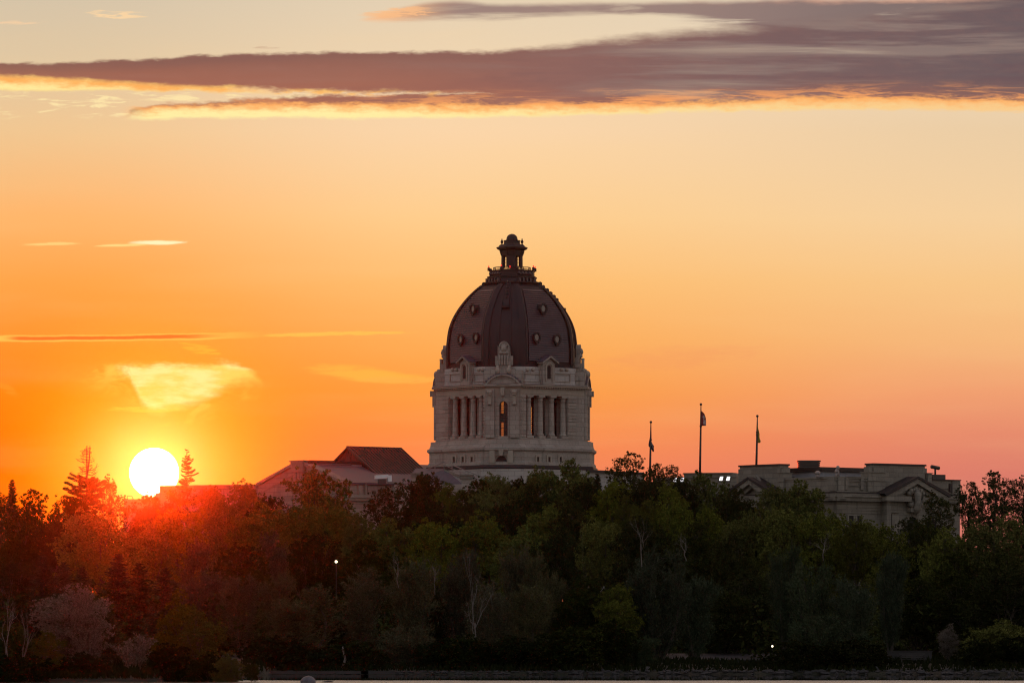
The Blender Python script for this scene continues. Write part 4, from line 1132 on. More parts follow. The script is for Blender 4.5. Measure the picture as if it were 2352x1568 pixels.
# link wall to the right of the tower
b = MB(); x0 = pp(1340, 1079, 636); x1 = pp(1480, 1084, 638); b.box((x0.x, x0.y, 0), (x1.x - x0.x, x1.y - x0.y, 0), (0, 6, 0), (0, 0, x0.z - .2)); lk = b.build('link_wall', M['stone_pale'], bld)
b = MB(); b.prism([x0 + Vector((0, -.4, -.2)), x1 + Vector((0, -.4, -.35)), x1 + Vector((0, 6, -.35)), x0 + Vector((0, 6, -.2))], [x0 + Vector((0, -.4, .08)), x1 + Vector((0, -.4, -.07)), x1 + Vector((0, 6, -.07)), x0 + Vector((0, 6, .08))]); b.build('link_roof', M['metal_roof'], lk)

# ---- right wing: nearest corner at bearing 1922
DC = 612.0
CO = Vector(((1922 - CX) / F * DC, DC - D0, 0))
fL_ = Face((CO.x, CO.y), A_L); fR_ = Face((CO.x, CO.y), A_R)
zC = lambda y: zs(v6(y), DC - D0)                # heights read at the corner
sL = lambda x: fL_.s_of(u6(x)); sR = lambda x: fR_.s_of(u6(x))
z_par, z_bk, z_cor, z_c2 = zC(262), zC(358), zC(366), zC(400)
b = MB()
fL_.box(b, sL(395), 0, 0, z_bk, -14, 0); 
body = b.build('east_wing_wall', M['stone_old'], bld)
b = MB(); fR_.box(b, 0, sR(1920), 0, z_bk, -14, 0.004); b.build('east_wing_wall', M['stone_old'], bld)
# parapet
b = MB(); fL_.box(b, sL(735), .0, z_bk, z_par, -1.2, -.25); fR_.box(b, -.25, sR(1345), z_bk, z_par, -1.2, -.25)
par = b.build('parapet', M['stone_old'], bld)
b = MB()
fR_.box(b, sR(1160), sR(1265), z_par, zC(258), -1.3, -.05)
for x0, x1 in ((1150, 1170), (1255, 1275)): fR_.box(b, sR(x0), sR(x1), z_bk + .2, z_par - .1, -.25, -.02)
for x0, x1, o in ((1085, 1150, .0), (1275, 1340, .0)): fR_.box(b, sR(x0), sR(x1), z_bk + 1.2, z_bk + 1.4, -.25, -.1)
for a0, a1, c0, c1 in ((1172, 1253, 288, 291), (1172, 1253, 318, 322), (1172, 1176, 291, 318), (1249, 1253, 291, 318)): fR_.box(b, sR(a0), sR(a1), zC(c1), zC(c0), -.25, -.1)
fL_.box(b, sL(735), -.1, z_par - .16, z_par + .06, -1.3, -.12); fR_.box(b, -.1, sR(1345), z_par - .16, z_par + .06, -1.3, -.12)
b.build('parapet_trim', M['stone_old'], par)
# main cornice: dark weathering on top, moulded stone, dentils
b = MB(); 
for f, s0, s1 in ((fL_, sL(395), .9), (fR_, -.9, sR(1930))):
    f.box(b, s0, s1, z_cor - .55, z_cor - .12, -.5, .95); f.box(b, s0, s1, z_cor - 1.0, z_cor - .55, -.5, .7); f.box(b, s0, s1, z_c2 - .15, z_cor - 1.0, -.5, .35)
cor = b.build('main_cornice', M['stone_old'], bld)
b = MB()
for f, s0, s1 in ((fL_, sL(395), .9), (fR_, -.9, sR(1930))): f.box(b, s0, s1, z_cor - .12, z_cor + .02, -.6, 1.0)
b.build('cornice_flashing', M['copper_dark'], cor)
b = MB(); k = 0.2
while k < sR(1900): fR_.box(b, k, k + .14, z_cor - 1.02, z_cor - .80, .2, .62); k += .34
k = -.4
while k > sL(735): fL_.box(b, k, k + .14, z_cor - 1.02, z_cor - .80, .2, .62); k -= .34
b.build('dentil_course', M['stone_old'], cor)
# string courses, end windows
b = MB()
for y in (462, 482, 500):
    fR_.box(b, -.12, sR(1385), zC(y + 5), zC(y), 0.004, .12); fL_.box(b, sL(740), .12, zC(y + 5), zC(y), 0, .12)
split_build(b, 'string_course', M['stone_old'], body)
for x0, x1 in ((1168, 1200), (1224, 1256)):
    b = MB(); fR_.box(b, sR(x0), sR(x1), zC(640), zC(523), .01, .05); wn = b.build('window', M['black_gap'], body)
    b = MB(); fR_.box(b, sR(x0) - .25, sR(x0), zC(640), zC(520), .01, .14); fR_.box(b, sR(x1), sR(x1) + .25, zC(640), zC(520), .01, .14); fR_.box(b, sR(x0) - .3, sR(x1) + .3, zC(523), zC(515), .01, .2); b.build('window_frame', M['stone_old'], wn)
# attic block of a pavilion with stepped sides, pediment, cartouche and arch
def pavilion(f, S_, xa, xb, ytop, xs, xp0, xp1, xap, yap, name, roofside):
    dp_ = 1.5
    um_ = u6((xa + xb) / 2); up_ = lambda y: f.z_of(um_, v6(y))
    b = MB(); zt_ = up_(ytop)
    f.box(b, S_(xa), S_(xb), z_bk, zt_, -dp_, -.15)
    f.box(b, S_(xa) - .5, S_(xb) + .5, z_bk, up_(ytop + 14), -dp_ + .2, -.35)
    f.box(b, S_(xs[0]), S_(xs[1]), z_bk, up_(ytop + 52), -dp_ + .3, .1)
    if xs[2]: f.box(b, S_(xs[2]), S_(xs[3]), z_bk, up_(ytop + 50), -dp_ + .3, .1)
    blk = b.build(name, M['stone_old'], bld)
    b = MB(); f.box(b, S_(xa) - .12, S_(xb) + .12, zt_ - .02, zt_ + .18, -dp_ - .1, 0); b.build('block_coping', M['copper_dark'], blk)
    b = MB(); f.box(b, S_(xs[0]) - .1, S_(xs[1]) + .12, up_(ytop + 52) - .02, up_(ytop + 48), -dp_ + .2, .25)
    f.box(b, S_(xs[0]), S_(xs[1]), up_(ytop + 110), up_(ytop + 106), 0, .2)
    if xs[2]: f.box(b, S_(xs[2]) - .12, S_(xs[3]) + .12, up_(ytop + 50) - .02, up_(ytop + 46), -dp_ + .2, .25)
    b.build('block_trim', M['stone_old'], blk)
    # projecting front below
    b = MB(); f.box(b, S_(xp0) + .5, S_(xp1) - .5, 0, z_cor - .1, -1, .75)
    fr = b.build('pavilion_front', M['stone_old'], bld)
    s0, s1, sp = S_(xp0), S_(xp1), S_(xap); sm = (s0 + s1) / 2
    za, zp = z_cor - .35, f.z_of(u6(xap), v6(yap), 1.9)
    b = MB(); f.poly(b, [(s0 + .3, za), (s1 - .3, za), (sm, zp - .45)], -1.5, .55)
    b.build('tympanum', M['stone_old'], fr)
    b = MB()
    for sa, sg in ((s0, 1), (s1, -1)):
        f.poly(b, [(sa - sg * .3, za), (sa + sg * 1.2, za), (sm, zp - .85), (sm, zp - .28)][::sg], .3, 1.75)
        f.poly(b, [(sa + sg * .9, za), (sa + sg * 2.2, za), (sm, zp - 1.25), (sm, zp - .80)][::sg], .3, 1.2)
    f.box(b, s0 - .3, sm - (s1 - s0) * .10, z_cor - .95, z_cor - .35, .3, 1.7); f.box(b, sm + (s1 - s0) * .10, s1 + .3, z_cor - .95, z_cor - .35, .3, 1.7)
    f.box(b, s0, sm - (s1 - s0) * .11, z_c2 - .15, z_cor - .95, .3, 1.2); f.box(b, sm + (s1 - s0) * .11, s1, z_c2 - .15, z_cor - .95, .3, 1.2)
    b.build('pediment', M['stone_old'], fr)
    b = MB()
    for sa, sg in ((s0, 1), (s1, -1)): f.poly(b, [(sa - sg * .5, za - .02), (sa - sg * .3, za + .02), (sm, zp - .27), (sm, zp), (sa - sg * .8, za + .28)][::sg], -2.5, 1.9)
    b.build('pediment_roof', M['copper_dark'], fr)
    return fr, sm, s0, s1
fr, sm, s0, s1 = pavilion(fR_, sR, 1345, 1690, 186, (1300, 1412, 1700, 1727), 1372, 1762, 1562, 257, 'attic_block', 1)
# cartouche in the broken pediment
b = MB(); zk = zC(395)
b.tube([fR_.at(sm, zC(500), 1.3), fR_.at(sm, zC(470), 1.6), fR_.at(sm, zC(430), 1.75), fR_.at(sm, zC(370), 1.75), fR_.at(sm, zC(345), 1.5)], [.30, .48, .36, .46, .25], 12)
for sx, y, r in ((-.75, 352, .34), (.75, 352, .34), (-1.05, 366, .24), (1.05, 366, .24), (-.75, 440, .34), (.75, 440, .34), (-.9, 422, .2), (.9, 422, .2), (0, 338, .28), (-.4, 342, .22), (.4, 342, .22)):
    c = fR_.at(sm + sx, zC(y), 1.3); b.tube([c - fR_.n * .25, c + fR_.n * .3], r, 10)
fR_.box(b, sm - .85, sm + .85, zC(492), zC(464), .75, 1.5)
b.build('cartouche', M['stone_old'], fr)
# pilasters and arch
b = MB()
for x0, x1 in ((1383, 1412), (1688, 1722)): fR_.box(b, sR(x0), sR(x1), 0, z_c2 - .2, .75, 1.15)
fR_.box(b, s0 + .2, sm - 2.2, zC(497), zC(489), .75, 1.0); fR_.box(b, sm + 2.2, s1 - .2, zC(497), zC(489), .75, 1.0)
split_build(b, 'pilaster', M['stone_old'], fr)
b = MB(); ra = .72; zar = zC(566)
for i in range(11):
    a0, a1 = PI * (i + .05) / 11, PI * (i + .95) / 11
    fR_.poly(b, [(sm + ra * math.cos(a0), zar + ra * math.sin(a0)), (sm + 1.6 * ra * math.cos(a0), zar + 1.6 * ra * math.sin(a0)), (sm + 1.6 * ra * math.cos(a1), zar + 1.6 * ra * math.sin(a1)), (sm + ra * math.cos(a1), zar + ra * math.sin(a1))], .75, .95)
fR_.box(b, sm - .2, sm + .2, zar + ra, zar + ra + .75, .75, 1.1)
b.build('arch_ring', M['stone_old'], fr)
b = MB(); fR_.poly(b, [(sm - ra, zar - 4), (sm + ra, zar - 4)] + [(sm + ra * math.cos(PI * i / 12), zar + ra * math.sin(PI * i / 12)) for i in range(13)], .76, .80); b.build('arched_opening', M['black_gap'], fr)
b = MB(); fR_.box(b, sR(1412), sR(1432), 0, zC(505), .76, .80); b.build('slot_window', M['black_gap'], fr)
fr2, sm2, s02, s12 = pavilion(fL_, sL, 430, 700, 191, (700, 735, None, None), 408, 735, 540, 262, 'attic_block', -1)
b = MB(); fL_.box(b, sL(470), sL(515), zC(410), zC(398), .75, 1.4); fL_.box(b, sL(478), sL(508), zC(500), zC(410), .75, 1.0)
for i in range(7):
    a0, a1 = PI * i / 7, PI * (i + 1) / 7; r = 1.35
    fL_.poly(b, [(sm2 + r * math.cos(a0), zC(385) + r * 1.6 * math.sin(a0)), (sm2 + 1.25 * r * math.cos(a0), zC(385) + 1.25 * r * 1.6 * math.sin(a0)), (sm2 + 1.25 * r * math.cos(a1), zC(385) + 1.25 * r * 1.6 * math.sin(a1)), (sm2 + r * math.cos(a1), zC(385) + r * 1.6 * math.sin(a1))], .75, 1.0)
b.build('niche', M['stone_old'], fr2)
# right end block of the parapet
b = MB(); fR_.box(b, sR(1727), sR(1918), z_bk, zC(268), -6, -.1); fR_.box(b, sR(1868), sR(1922), z_bk, zC(264), -6, .05)
eb = b.build('end_parapet', M['stone_old'], bld)
b = MB(); fR_.box(b, sR(1727), sR(1924), zC(268), zC(264) + .03, -6.1, .15); fR_.box(b, sR(1740), sR(1862), zC(330), zC(327), -.1, .05); fR_.box(b, sR(1848), sR(1866), zC(345), zC(290), -.1, .1); b.build('parapet_trim', M['copper_dark'], eb)
b = MB(); s = sR(1840); z = zC(262); fR_.box(b, s - 1.05, s + 1.0, z - .3, z + .62, -3, -1.5); ch = b.build('vent_stack', M['iron'], bld)
b = MB(); b.tube([fR_.at(s, z + .6, -2.2), fR_.at(s, z + 1.35, -2.2)], .12, 6); b.tube([fR_.at(s - .6, z + 1.55, -2.2), fR_.at(s + .6, z + 1.40, -2.2)], .22, 8); b.build('roof_fan', M['iron'], ch)
# penthouse on the roof
def FM(f, s, o): return f.at(s, 0, o)
z_pw, z_pt = zC(226), zC(197)
PC = CO - nL * 4.0 - nR * 7.0
def pent_poly(g): return [PC - TL * (7.6 + g) + nL * g, PC + (nL + nR) * g * .9, PC + TR * (13 + g) + nR * g, PC + TR * (13 + g) + Vector((0, 7, 0)), PC - TL * (7.6 + g) + Vector((0, 7, 0))]
def pent_prism(g, z0, z1_, name, mat, par):
    b = MB(); q = pent_poly(g); b.prism([p + Vector((0, 0, z0)) for p in q], [p + Vector((0, 0, z1_)) for p in q]); return b.build(name, mat, par)
dzp = 8.0 / 612 * (z_pw - EYE + GZ)
pent = pent_prism(0, z_bk, z_pw + dzp, 'penthouse', M['grey_paint'], bld)
pent_prism(.35, z_pw + dzp, z_pt + dzp, 'penthouse_fascia', M['metal_roof'], pent)
b = MB(); p0 = pp(1833, 1074, 622)
for k in range(4): b.cbox((p0.x + 1.3, p0.y + 1, z_pt + dzp + .05 + k * .24), (2.6 - .06 * (k % 2) + (.2 if k == 3 else 0), 1.6, .16))
b.cbox((p0.x + 1.3, p0.y + 1, z_pt + dzp + .42), (2.3, 1.3, .9))
b.build('roof_ventilator', M['iron'], pent)
b = MB(); fP_ = Face((PC.x, PC.y), A_L); fP_.box(b, -5.6, -4.9, z_bk + .9, z_pw - .3, .01, .05); b.build('penthouse_door', M['dark_glass'], pent)
for x, y0, y1, r in ((1215, 266, 202, .16), (1078, 268, 240, .22), (1205, 266, 225, .14)):
    s = sR(x); b = MB(); c = fR_.at(s, zC(y0), -3); b.tube([c, fR_.at(s, zC(y1), -3)], r, 8); b.lathe(fR_.at(s, zC(y1) - .1, -3), [(.1, 0), (r * 1.4, .05), (r * 1.5, .28), (r, .42), (.05, .48)], 10); b.build('vent_pipe', M['rail'], bld)
b = MB(); fR_.box(b, sR(1220), sR(1252), z_bk, zC(246), -3.6, -2.8); b.build('roof_box', M['grey_paint'], bld)
# low roof far left of the wing with two lit roof lamps
fQ = Face(((1685 - CX) / F * 636, -4), A_L * .30)
b = MB(); fQ.box(b, fQ.s_of(1571), fQ.s_of(1692), 0, fQ.z_of(1630, 1087.5), -6, 0); fQ.box(b, fQ.s_of(1500), fQ.s_of(1571), 0, fQ.z_of(1540, 1096), -6, -.1)
lr_ = b.build('low_link_wall', M['stone_old'], bld)
b = MB(); fQ.box(b, fQ.s_of(1569.5), fQ.s_of(1684), fQ.z_of(1630, 1087.5), fQ.z_of(1630, 1085.3), -6.1, .2); fQ.box(b, fQ.s_of(1572), fQ.s_of(1690), fQ.z_of(1630, 1096.5), fQ.z_of(1630, 1094.5), 0, .2); b.build('low_link_coping', M['stone_old'], lr_)

# roof lamps: things of their own
def roof_lamp(u, v, D, n, lab, w_=.55):
    base = px(u, v, D); r = empty('floodlight', base); tag(r, lab, 'floodlight', 'lit floodlights beside the east wing roof')
    b = MB(); b.cbox((0, .35, -.35), (n * .7, .2, .12)); b.tube([(0, .35, -.4), (0, .35, -1.6)], .06, 6); b.build('bracket', M['iron'], r)
    for k in range(n):
        x = (k - (n - 1) / 2) * .80
        b = MB(); b.prism([(x - .27, .1, -.27), (x + .15, .1, -.27), (x + .15, .34, -.27), (x - .27, .34, -.27)], [(x - .10, .1, .27), (x + .32, .1, .27), (x + .32, .34, .27), (x - .10, .34, .27)]); hd = b.build('lamp_housing', M['iron'], r)
        b = MB(); b.prism([(x - .22, .085, -.23), (x + .15, .085, -.23), (x + .15, .099, -.23), (x - .22, .099, -.23)], [(x - .09, .085, .23), (x + .27, .085, .23), (x + .27, .099, .23), (x - .09, .099, .23)]); b.build('lamp_panel', M['lamp_white'], hd)
roof_lamp(1558, 1101.5, 612, 2, 'two glaring white floodlights at the left end of the low roof above the treetops')
roof_lamp(1664, 1098.5, 610, 2, 'two slanted white floodlights on the low stone wall left of the gabled pavilion')

# flagpoles
def flagpole(u, vtop, vbot, D, lab, build_flag):
    zt_, zb_ = zat(vtop, D), zat(vbot, D)
    r = empty('flagpole', ((u - CX) / F * D, D, zb_)); tag(r, lab, 'flagpole', 'flagpoles above the east wing')
    H = zt_ - zb_
    b = MB(); b.tube([(-.14, 0, 0), (-.08, 0, H * .35), (-.02, 0, H * .72), (0, 0, H - .2)], [.15, .135, .11, .06], 8); b.tube([(-.02, 0, H * .70), (-.02, 0, H * .72)], .16, 8); b.build('pole', M['iron'], r)
    b = MB(); b.lathe((0, 0, H - .24), [(.02, 0), (.13, .06), (.16, .16), (.13, .26), (.02, .32)], 10); b.build('finial', M['iron'], r)
    build_flag(r, H)
def cloth(name, parent, prof, mat, depth=.12, ztop=0.0):
    """limp flag: rows of (z below the top, left x, right x); folds run down it"""
    nx = 10; vs = []; fs = []
    for j, (z, a, c) in enumerate(prof):
        for i in range(nx + 1):
            t = i / nx; vs.append((a + (c - a) * t, depth * math.sin(t * 9 + j * .7) - .1 * t, ztop - z))
    for j in range(len(prof) - 1):
        for i in range(nx):
            k = j * (nx + 1) + i; fs.append((k, k + 1, k + nx + 2, k + nx + 1))
    mb_ = MB(); mb_.add(vs, fs, True); o = mb_.build(name, mat, parent)
    so_ = o.modifiers.new('Solid', 'SOLIDIFY'); so_.thickness = .02
    return o
def mat_flag(name, f):
    m, n, b_ = mat_new(name); sp = n.new('ShaderNodeSeparateXYZ'); n.l.new(n.new('ShaderNodeTexCoord').outputs['Object'], sp.inputs[0])
    n.put(b_.inputs['Base Color'], f(n, sp.outputs)); b_.inputs['Roughness'].default_value = .8
    return m
kf = .0511     # metres per survey unit out there
mf1 = mat_flag('blue_flag_cloth', lambda n, o: n.mix(n.ss(n.noise(n.comb(n.m('MULTIPLY', o[0], 3.0), 0.0, n.m('MULTIPLY', o[2], 1.2)), 1.5, 3), .52, .60), (0.03, 0.02, 0.045), (0.20, 0.17, 0.20)))
mf2 = mat_flag('red_white_flag_cloth', lambda n, o: n.mix(n.m('MULTIPLY', n.ss(n.m('ADD', o[0], n.m('MULTIPLY', n.noise(n.comb(o[0], 0.0, o[2]), 2.2, 3), .5)), .46, .54), n.ss(n.noise(n.comb(n.m('MULTIPLY', o[0], 1.6), 2.0, o[2]), 1.6, 4), .62, .50)), (0.22, 0.012, 0.02), (0.50, 0.42, 0.42)))
mf3 = mat_flag('green_yellow_flag_cloth', lambda n, o: n.mix(n.ss(n.m('ADD', o[2], n.m('MULTIPLY', o[0], .3)), 10.72, 10.62), (0.012, 0.035, 0.012), (0.30, 0.22, 0.015)))
def flag1(r, H):
    p_ = [(0, -.01, .03), (.6, -.06, .05), (1.1, -.12, .05), (1.6, -.22, .06), (2.0, -.30, .22), (2.25, -.30, .40), (2.5, -.10, .36), (2.8, .14, .40), (3.0, .22, .40)]
    o = cloth('flag', r, [(z * .9, a * .9, c * .9) for z, a, c in p_], mf1, .06, H - .9)
def flag2(r, H):
    cloth('flag', r, [(0, 0, .04), (.15, .0, .22), (.35, 0, .40), (.6, 0, .50), (.9, 0, .58), (1.3, 0, .60), (1.65, 0, .60), (1.78, .02, .58)], mf2, .06, H - .85)
def flag3(r, H):
    cloth('flag', r, [(0, -.01, .03), (.4, -.05, .10), (.8, -.10, .20), (1.1, -.16, .26), (1.35, -.14, .24), (1.6, -.06, .26), (1.8, .0, .36), (1.95, .04, .40), (2.1, .08, .30)], mf3, .05, H - 1.15)
flagpole(1495, 967.5, 1112, 634, 'leftmost flagpole, with a limp dark blue flag, rising out of the airy tree', flag1)
flagpole(1610, 926.8, 1104, 634, 'tallest flagpole flying a red and white flag above the low stone wall', flag2)
flagpole(1739.5, 953.7, 1085, 630, 'flagpole with a limp green and yellow flag standing on the gabled attic block', flag3)
# ------------------------------------------------------------------ lake, shore and park floor
def sstep(x, a, b):
    t = min(1, max(0, (x - a) / (b - a))); return t * t * (3 - 2 * t)
rng = random.Random(5)
def shore_y(x):
    return 297.0 + 72.5 * sstep(x, -20.5, -16.2) + .35 * math.sin(x * .7) + .2 * math.sin(x * 1.9 + 1)
def ground_z(x, y):
    d = y - shore_y(x)
    if d < -1.5: return -.8
    if d < 0: return -.8 + .95 * (d + 1.5) / 1.5
    z = .15 + .55 * (1 - math.exp(-d / 6.0)) + .95 * sstep(d, 15, 160)
    return z + .12 * math.sin(x * .35 + y * .11) * min(1, d / 8)
def axis(vals):
    out = []
    for a, b, n in vals: out += [a + (b - a) * i / n for i in range(n)]
    return out + [vals[-1][1]]
gx = axis([(-1500, -200, 13), (-200, -60, 14), (-60, 60, 120), (60, 200, 14), (200, 1500, 13)])
gy = axis([(-300, 260, 8), (260, 310, 60), (310, 362, 26), (362, 385, 50), (385, 700, 50), (700, 3500, 14)])
mb = MB(); vs = [(x, y, ground_z(x, y)) for y in gy for x in gx]; n = len(gx)
mb.add(vs, [(j * n + i, j * n + i + 1, (j + 1) * n + i + 1, (j + 1) * n + i) for j in range(len(gy) - 1) for i in range(n - 1)], True)
m, nn, bs = mat_new('park_soil_and_grass')
ob = nn.new('ShaderNodeTexCoord').outputs['Object']
g1 = nn.noise(ob, .35, 6, .65); g2 = nn.noise(ob, 4.0, 4, .6)
cg = nn.mix(nn.ss(g1, .4, .65), (.014, .017, .007), (.020, .016, .011)); cg = nn.mix(nn.ss(g2, .4, .7, 0, .5), cg, (.010, .012, .005))
nn.put(bs.inputs['Base Color'], cg); bs.inputs['Roughness'].default_value = .95
bp = nn.new('ShaderNodeBump'); bp.inputs['Strength'].default_value = .8; bp.inputs['Distance'].default_value = .2; nn.put(bp.inputs['Height'], g2); nn.put(bs.inputs['Normal'], bp.outputs[0])
gr = mb.build('ground', m); tag(gr, 'dark grassy park floor under the trees', 'ground', kind='structure')

# lake: ripples stirred by the breeze away from the sheltered far bank
m, nn, bs = mat_new('lake_water')
geo = nn.new('ShaderNodeNewGeometry').outputs['Position']
sp = nn.new('ShaderNodeSeparateXYZ'); nn.l.new(geo, sp.inputs[0])
nA = nn.noise(nn.comb(nn.m('MULTIPLY', sp.outputs[0], 1.3), nn.m('MULTIPLY', sp.outputs[1], .22)), 1.0, 4, .6)
nB = nn.noise(nn.comb(nn.m('MULTIPLY', sp.outputs[0], .35), nn.m('MULTIPLY', sp.outputs[1], .05), 4.0), 1.0, 3, .6)
edge = nn.m('ADD', sp.outputs[1], nn.m('MULTIPLY', nn.m('SUBTRACT', nB, .5), 9.0))
amp = nn.ss(edge, 314.0, 306.5, .004, 1.0)
bp = nn.new('ShaderNodeBump'); bp.inputs['Distance'].default_value = .9
nn.put(bp.inputs['Height'], nA); nn.put(bp.inputs['Strength'], amp); nn.put(bs.inputs['Normal'], bp.outputs[0])
bs.inputs['Base Color'].default_value = (.014, .016, .014, 1); nn.put(bs.inputs['Roughness'], nn.ss(edge, 314.0, 306.5, .03, .22)); bs.inputs['Specular IOR Level'].default_value = .6; bs.inputs['IOR'].default_value = 1.33
wx = axis([(-300, 300, 2)]); mb = MB(); mb.add([(-1500, -300, 0), (1500, -300, 0), (1500, 378, 0), (-1500, 378, 0)], [(0, 1, 2, 3)])
wt = mb.build('lake_water', m); tag(wt, 'rippled lake water along the bottom of the view', 'water', kind='structure')

# footpath seen through a gap low on the right
mpath = mat_plain('asphalt_path', (.035, .033, .037), .9, 0, .15, 3.0)
P0 = px(1530, 1506, 388); P1 = px(1752, 1506, 390)
mb = MB(); mb.add([(P0.x - 3, 392, .95), (P1.x + 8, 392, .95), (P1.x + 8, 398, 1.40), (P0.x - 3, 398, 1.40)], [(0, 1, 2, 3)]); mb.add([(P0.x - 3, 392, .95), (P1.x + 8, 392, .95), (P1.x + 8, 392, .2), (P0.x - 3, 392, .2)], [(3, 2, 1, 0)])
o = mb.build('path', mpath); tag(o, 'pale footpath showing under the trees above the bank', 'path', kind='structure')

# stones of the bank: uncountable small ones together, the larger ones one by one
mrock = mat_plain('shore_rock', (.034, .033, .035), .85, 0, .45, 2.5)
def rock_verts(r, sx, sy, sz, sq=7):
    vs = []; fs = []; nlat, nlon = 5, 8
    jit = [[1 + r.uniform(-.22, .22) for _ in range(nlon)] for _ in range(nlat + 1)]
    for i in range(nlat + 1):
        th = PI * i / nlat
        for j in range(nlon):
            ph = 2 * PI * j / nlon; k = jit[i][j] if 0 < i < nlat else 1
            vs.append((sx * k * math.sin(th) * math.cos(ph), sy * k * math.sin(th) * math.sin(ph), sz * k * math.cos(th)))
    for i in range(nlat):
        for j in range(nlon):
            a = i * nlon + j; b_ = i * nlon + (j + 1) % nlon
            fs.append((a, a + nlon, b_ + nlon, b_))
    return vs, fs
mb = MB()
for k in range(620):
    x = rng.uniform(-19, 40) if k > 120 else rng.uniform(2, 38)
    right = sstep(x, -4, 12)
    s = rng.uniform(.05, .13) * (1 + .9 * right * rng.random())
    y = shore_y(x) - .35 + rng.uniform(0, .6 + 1.2 * right)
    v_, f_ = rock_verts(rng, s * rng.uniform(.9, 1.9), s, s * rng.uniform(.5, .8))
    z = max(0.02, ground_z(x, y)) + s * .2
    mb.add([(a + x, b + y, c + z) for a, b, c in v_], f_)
o = mb.build('shore_stones', mrock); tag(o, 'band of small grey stones along the far waterline', 'stones', kind='stuff')
def boulder(u, D, sx, sy, sz, lab, z=None, mat=None, seed=1, grp='larger rocks on the far bank'):
    r = random.Random(seed); v_, f_ = rock_verts(r, sx, sy, sz)
    x = (u - CX) / F * D; mbb = MB(); mbb.add(v_, f_, True)
    o = mbb.build('boulder', mat or mrock); o.location = (x, D, max(0, ground_z(x, D)) + sz * .35 if z is None else z)
    sb = o.modifiers.new('Subdivision', 'SUBSURF'); sb.levels = sb.render_levels = 2
    tag(o, lab, 'rock', grp)
boulder(709, 293.5, .53, .5, .42, 'rounded grey boulder standing out of the bright water, bottom left of centre', z=-.03, mat=mat_plain('wet_boulder', (.085, .09, .11), .6, 0, .4, 3.0), seed=9, grp=None)
mb = MB(); v_, f_ = rock_verts(random.Random(4), .30, .2, .06); mb.add([(a + px(752, 1566, 296).x, b + 296, c + .02) for a, b, c in v_], f_); o = mb.build('flat_stone', mrock); tag(o, 'low flat dark stone awash just right of the rounded boulder', 'rock')
boulder(1487, 370.3, .42, .35, .26, 'dark hump of a rock on the waterline near the middle of the bank', seed=12)
boulder(1410, 370.8, .30, .25, .15, 'long low pale rock at the water below the dark bush', seed=13)
boulder(2012, 370.6, .34, .3, .22, 'pale rock at the waterline left of the bench', seed=14)
boulder(2118, 370.8, .34, .3, .2, 'pale rock at the waterline right below the bench', seed=15)
boulder(2195, 370.6, .42, .3, .2, 'broad pale rock at the waterline below the young silver tree', seed=16)
boulder(2230, 370.9, .3, .25, .22, 'small pale rock at the waterline right of the young silver tree', seed=17)
# low concrete edging at the left end of the bank
mconc = mat_plain('concrete_edge', (.04, .037, .037), .85, 0, .2, 2.0)
xa, xb = (594 - CX) / F * 368.6, (868 - CX) / F * 368.6
mb = MB(); k = xa
while k < xb - .2:
    L = 2.1 + .9 * rng.random(); mb.cbox((min(k + L / 2, xb), 368.55, .13 + .012 * rng.random()), (L - .05, .3, .22)); k += L
o = mb.build('kerb_wall', mconc); tag(o, 'low pale concrete edging along the water on the left of the bank', 'wall')

# park furniture
mwood = mat_plain('weathered_bench_wood', (.045, .04, .038), .8, 0, .25, 3.0)
bx_, by_ = (2097 - CX) / F * 376, 376.0; bz_ = ground_z(bx_, by_)
bench = empty('park_bench', (bx_, by_, bz_), R(4)); tag(bench, 'dark slatted park bench facing the lake between the bushes at lower right', 'bench')
mb = MB()
for k in range(4): mb.cbox((0, -.25 + .13 * k, .45), (1.85, .105, .04))
mb.build('seat', mwood, bench)
mb = MB()
for k in range(3): mb.cbox((0, .27 + .03 * k, .58 + .13 * k), (1.85, .03, .10))
mb.build('backrest', mwood, bench)
for sx in (-.82, .82):
    mb = MB(); mb.cbox((sx, -.22, .22), (.06, .06, .42)); mb.cbox((sx, .22, .42), (.06, .05, .84)); mb.cbox((sx, 0, .64), (.07, .55, .04)); mb.build('leg', M['iron'], bench)
mb = MB(); mb.cbox(((2090 - CX) / F * 384, 384.3, 1.22), (3.2, .35, .7)); o = mb.build('retaining_wall', mconc); tag(o, 'low grey wall behind the park bench under the trees', 'wall')
mb = MB(); mb.cbox(((2090 - CX) / F * 384, 384.3, 1.59), (3.3, .45, .06)); q = mb.build('wall_coping', mconc, o)
def lamp(u, v, D, lab, r=.16, hgt=None):
    p = px(u, v, D); gz_ = ground_z(p.x, D); e = empty('street_lamp', (p.x, D, gz_)); tag(e, lab, 'lamp', 'lit path lamps among the trees'); H = p.z - gz_
    mb = MB(); mb.tube([(0, .3, 0), (0, .3, H - .3), (0, .22, H - .1), (0, 0, H + .16)], [.06, .035, .03, .02], 8); mb.build('pole', M['iron'], e)
    mb = MB(); mb.lathe((0, 0, H - r), [(.03, 0), (r * .8, r * .3), (r, r), (r * .8, r * 1.6), (.03, r * 1.9)], 12); mb.build('lamp_globe', M['lamp_warm'], e)
    mb = MB(); mb.lathe((0, 0, H + r * .85), [(r * .9, 0), (r * .5, .06), (.02, .1)], 12); mb.build('lamp_cap', M['iron'], e)
lamp(772, 1289, 398, 'lit path lamp shining white out of the dark trees left of centre', .095)
lamp(1774, 1483, 386, 'small lit lamp glowing low in the dark bushes on the right', .065)
